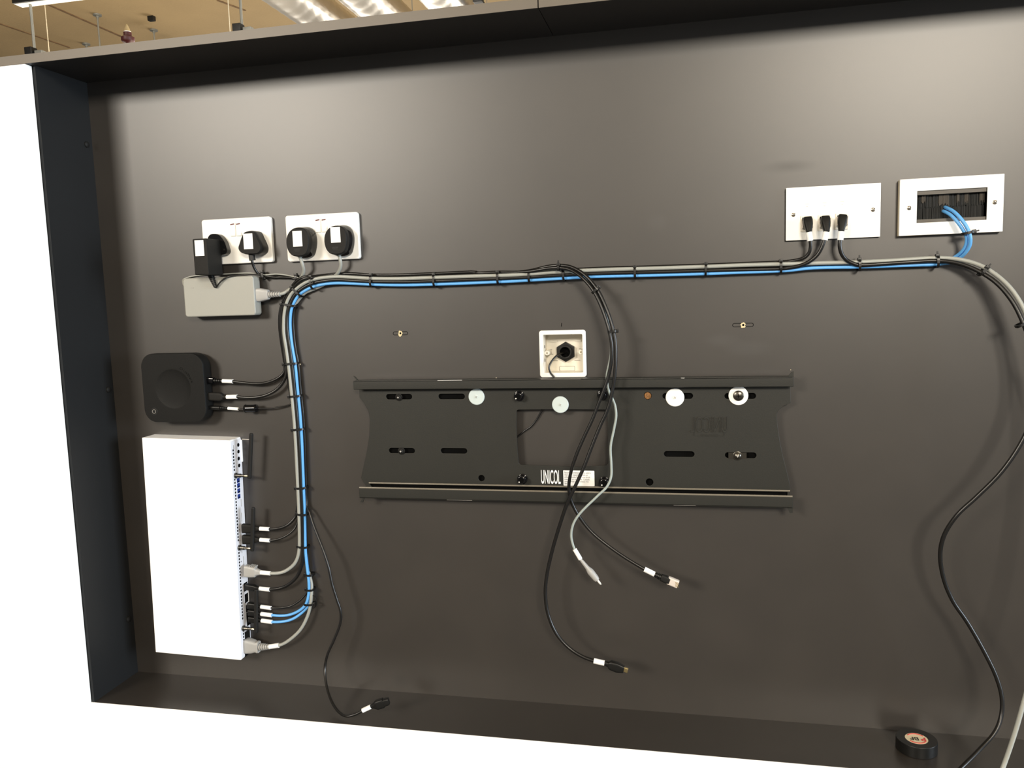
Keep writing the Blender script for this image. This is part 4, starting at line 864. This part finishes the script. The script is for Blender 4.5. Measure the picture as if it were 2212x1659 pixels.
# ------------------------------------------------------------------ cable ties
def tie(ax_, ay, bx_, by, d0, d1, label, tail=None, head=True):
    dm = d1-.003; A = P(ax_, ay, dm); B = P(bx_, by, dm); s = V3((B.x-A.x, 0, B.z-A.z)); L = s.length; s.normalize()
    nrm = V3((-s.z, 0, s.x)); c = V3(((A.x+B.x)/2, 0, (A.z+B.z)/2)); out = V3((0, -1, 0))
    t = thing('cable_tie', label, 'cable tie', c+out*((d0+d1)/2), 'black cable ties')
    hw, hd = L/2, (d1-d0)/2; r = min(hw, hd)*.75; pts = []
    for cx, cz, a in ((hw-r, hd-r, 0), (-hw+r, hd-r, 90), (-hw+r, -hd+r, 180), (hw-r, -hd+r, 270)):
        for i in range(5):
            th = math.radians(a+90*i/4); pts.append((cx+r*math.cos(th), cz+r*math.sin(th), math.cos(th), math.sin(th)))
    vs = []; fs = []; n = len(pts); o3 = c+out*((d0+d1)/2)
    for x, z, nx, nz in pts:
        p = o3+s*x+out*z; q = s*nx+out*nz
        for e, f in ((-1, 0), (1, 0), (1, 1), (-1, 1)): vs.append(p+nrm*(e*.0019)+q*(f*.0011))
    for i in range(n):
        for j in range(4):
            k = (j+1) % 4; i2 = (i+1) % n; fs.append((i*4+j, i*4+k, i2*4+k, i2*4+j))
    me = bpy.data.meshes.new('tie'); me.from_pydata(vs, [], fs); link('strap', me, 'tie_black', t)
    if head:
        H = o3-s*(hw+.0006)+out*(hd*.45)
        obox('lock_head', H, (s, nrm, out), (.0027, .0031, .0031), 'tie_black', t, .0008)
        if tail:
            E = H-s*.001+out*.001; obox('tail', E-s*tail*.5+nrm*.0, (s, nrm, out), (tail/2, .0012, .0006), 'tie_black', t)
        elif tail == 0: pass
    return t
T = [
 (800, 594, 801, 619, .001, .0205, 'black cable tie on the horizontal run, first after the bend'),
 (936, 593, 938, 619, .001, .0205, 'black cable tie on the horizontal run, second after the bend'),
 (1074, 588, 1076, 614, .001, .0205, 'black cable tie on the horizontal run, third after the bend'),
 (1142, 586, 1143, 609, .001, .0205, 'black cable tie where the hanging cables leave the run, left'),
 (1216, 583, 1218, 607, .001, .0205, 'black cable tie under the arch of the hanging cables'),
 (1371, 577, 1372, 602, .001, .0205, 'black cable tie on the horizontal run, first right of the hanging cables'),
 (1525, 570, 1524, 595, .001, .0205, 'black cable tie on the horizontal run, second right of the hanging cables'),
 (1687, 564, 1687, 589, .001, .0210, 'black cable tie on the run at the connection plate\'s left corner'),
 (1857, 561, 1857, 584, .001, .0230, 'black cable tie on the run below the connection plate\'s right part'),
 (2026, 553, 2026, 577, .001, .0235, 'black cable tie on the run below the brush plate'),
 (2133, 578, 2117, 594, .022, .0400, 'black cable tie where the run arches down at the right'),
 (669, 598, 674, 624, .001, .0250, 'black cable tie at the top of the bend, beside the thick arch'),
 (629, 620, 651, 640, .001, .0205, 'black cable tie at the middle of the bend'),
 (607, 656, 637, 661, .001, .0205, 'black cable tie at the lower end of the bend'),
 (612, 787, 640, 785, .001, .0205, 'black cable tie on the vertical run beside the tiny cream speck'),
 (624, 857, 648, 855, .001, .0205, 'black cable tie on the vertical run beside the presentation box cables'),
 (631, 929, 654, 927, .001, .0205, 'black cable tie on the vertical run above the upper antenna\'s level'),
 (638, 1055, 660, 1054, .001, .0205, 'black cable tie on the vertical run above where the loose lead leaves'),
 (641, 1111, 662, 1112, .001, .0205, 'black cable tie where the two flat-plug cables join the run'),
 (643, 1181, 663, 1183, .001, .0205, 'black cable tie where the grey plug\'s cable leaves the run'),
 (659, 1242, 674, 1243, .001, .0200, 'black cable tie on the blue cables, upper of the lowest three'),
 (661, 1274, 675, 1275, .002, .0210, 'black cable tie on the blue cables, middle of the lowest three'),
 (677, 1306, 656, 1306, .006, .0235, 'lowest black cable tie, where the blue cables fan out'),
 (566, 588, 571, 603, .003, .0140, 'black cable tie on the thin leads above the power brick'),
 (639, 594, 641, 607, .003, .0150, 'black cable tie on the thin leads just before the bend'),
 (1206, 572, 1206, 584, .020, .0310, 'black cable tie on the crest of the hanging cables, head upright'),
 (1293, 621, 1279, 633, .046, .0570, 'black cable tie on the hanging cables just below the blue ones'),
 (1332, 715, 1313, 717, .055, .0670, 'black cable tie on the hanging cables beside the back box'),
 (2104, 500, 2081, 505, .022, .0380, 'black cable tie on the blue pair below the brush plate'),
 (2214, 698, 2198, 706, .050, .0655, 'black cable tie at the right edge, on the hanging arch'),
]
for i, a in enumerate(T):
    tie(*a, tail=.006 if i in (8, 9, 10, 25, 28) else None)
q = P(668, 600, .024)
# small loose loop of strap at the lowest tie
c = P(679, 1300, .014); t = bpy.data.objects['cable_tie.022']
pts = [V3((c.x+.008*math.cos(a)-.004, c.y, c.z+.013*math.sin(a))) for a in [math.radians(-120+i*22) for i in range(11)]]
tube('loose_strap', pts, .0009, 'tie_black', t, 6, 2)

# ------------------------------------------------------------------ tape roll on the ledge
c = PZ(1982, 1617, Z0); c = V3((1.4250, -.058, Z0)); R_ = .0315; Hh = .019
t = thing('tape_roll', 'roll of black insulating tape lying on the ledge at lower right', 'tape', c)
lathe('tape_winding', c+V3((0, 0, .0005)), (0, 0, 1), [(0, .0175), (0, R_-.0004), (.0006, R_), (Hh-.0008, R_), (Hh, R_-.0005), (Hh-.0002, .0185), (Hh-.0006, .0175), (0, .0175)], 'black_plastic', t, 48, False)
pr = lathe('paper_disc', c+V3((0, 0, .0006)), (0, 0, 1), [(0, .0176), (Hh-.0008, .0176)], 'cream_edge', t, 36)
ua = (V3((-1, 0, 0)), V3((0, -1, 0)), V3((0, 0, 1))); zt_ = c.z+Hh+.0001
text('black_letters', 'BF', c.x-.0035, zt_+.0001, .0135, c.y-.0010, 'print_black', pr, ax=ua, ext=.00006, off=.0002)
text('red_letter', 'P', c.x+.0105, zt_, .0150, c.y-.0010, 'print_red', pr, ax=ua, ext=.00006, off=.0004)
for sg in (1, -1):
    tube('red_arc', [V3((c.x+.0145*math.cos(a), c.y+sg*.0145*math.sin(a), zt_)) for a in [math.radians(35+i*11) for i in range(11)]], .0007, 'print_red', pr, 4, 2)
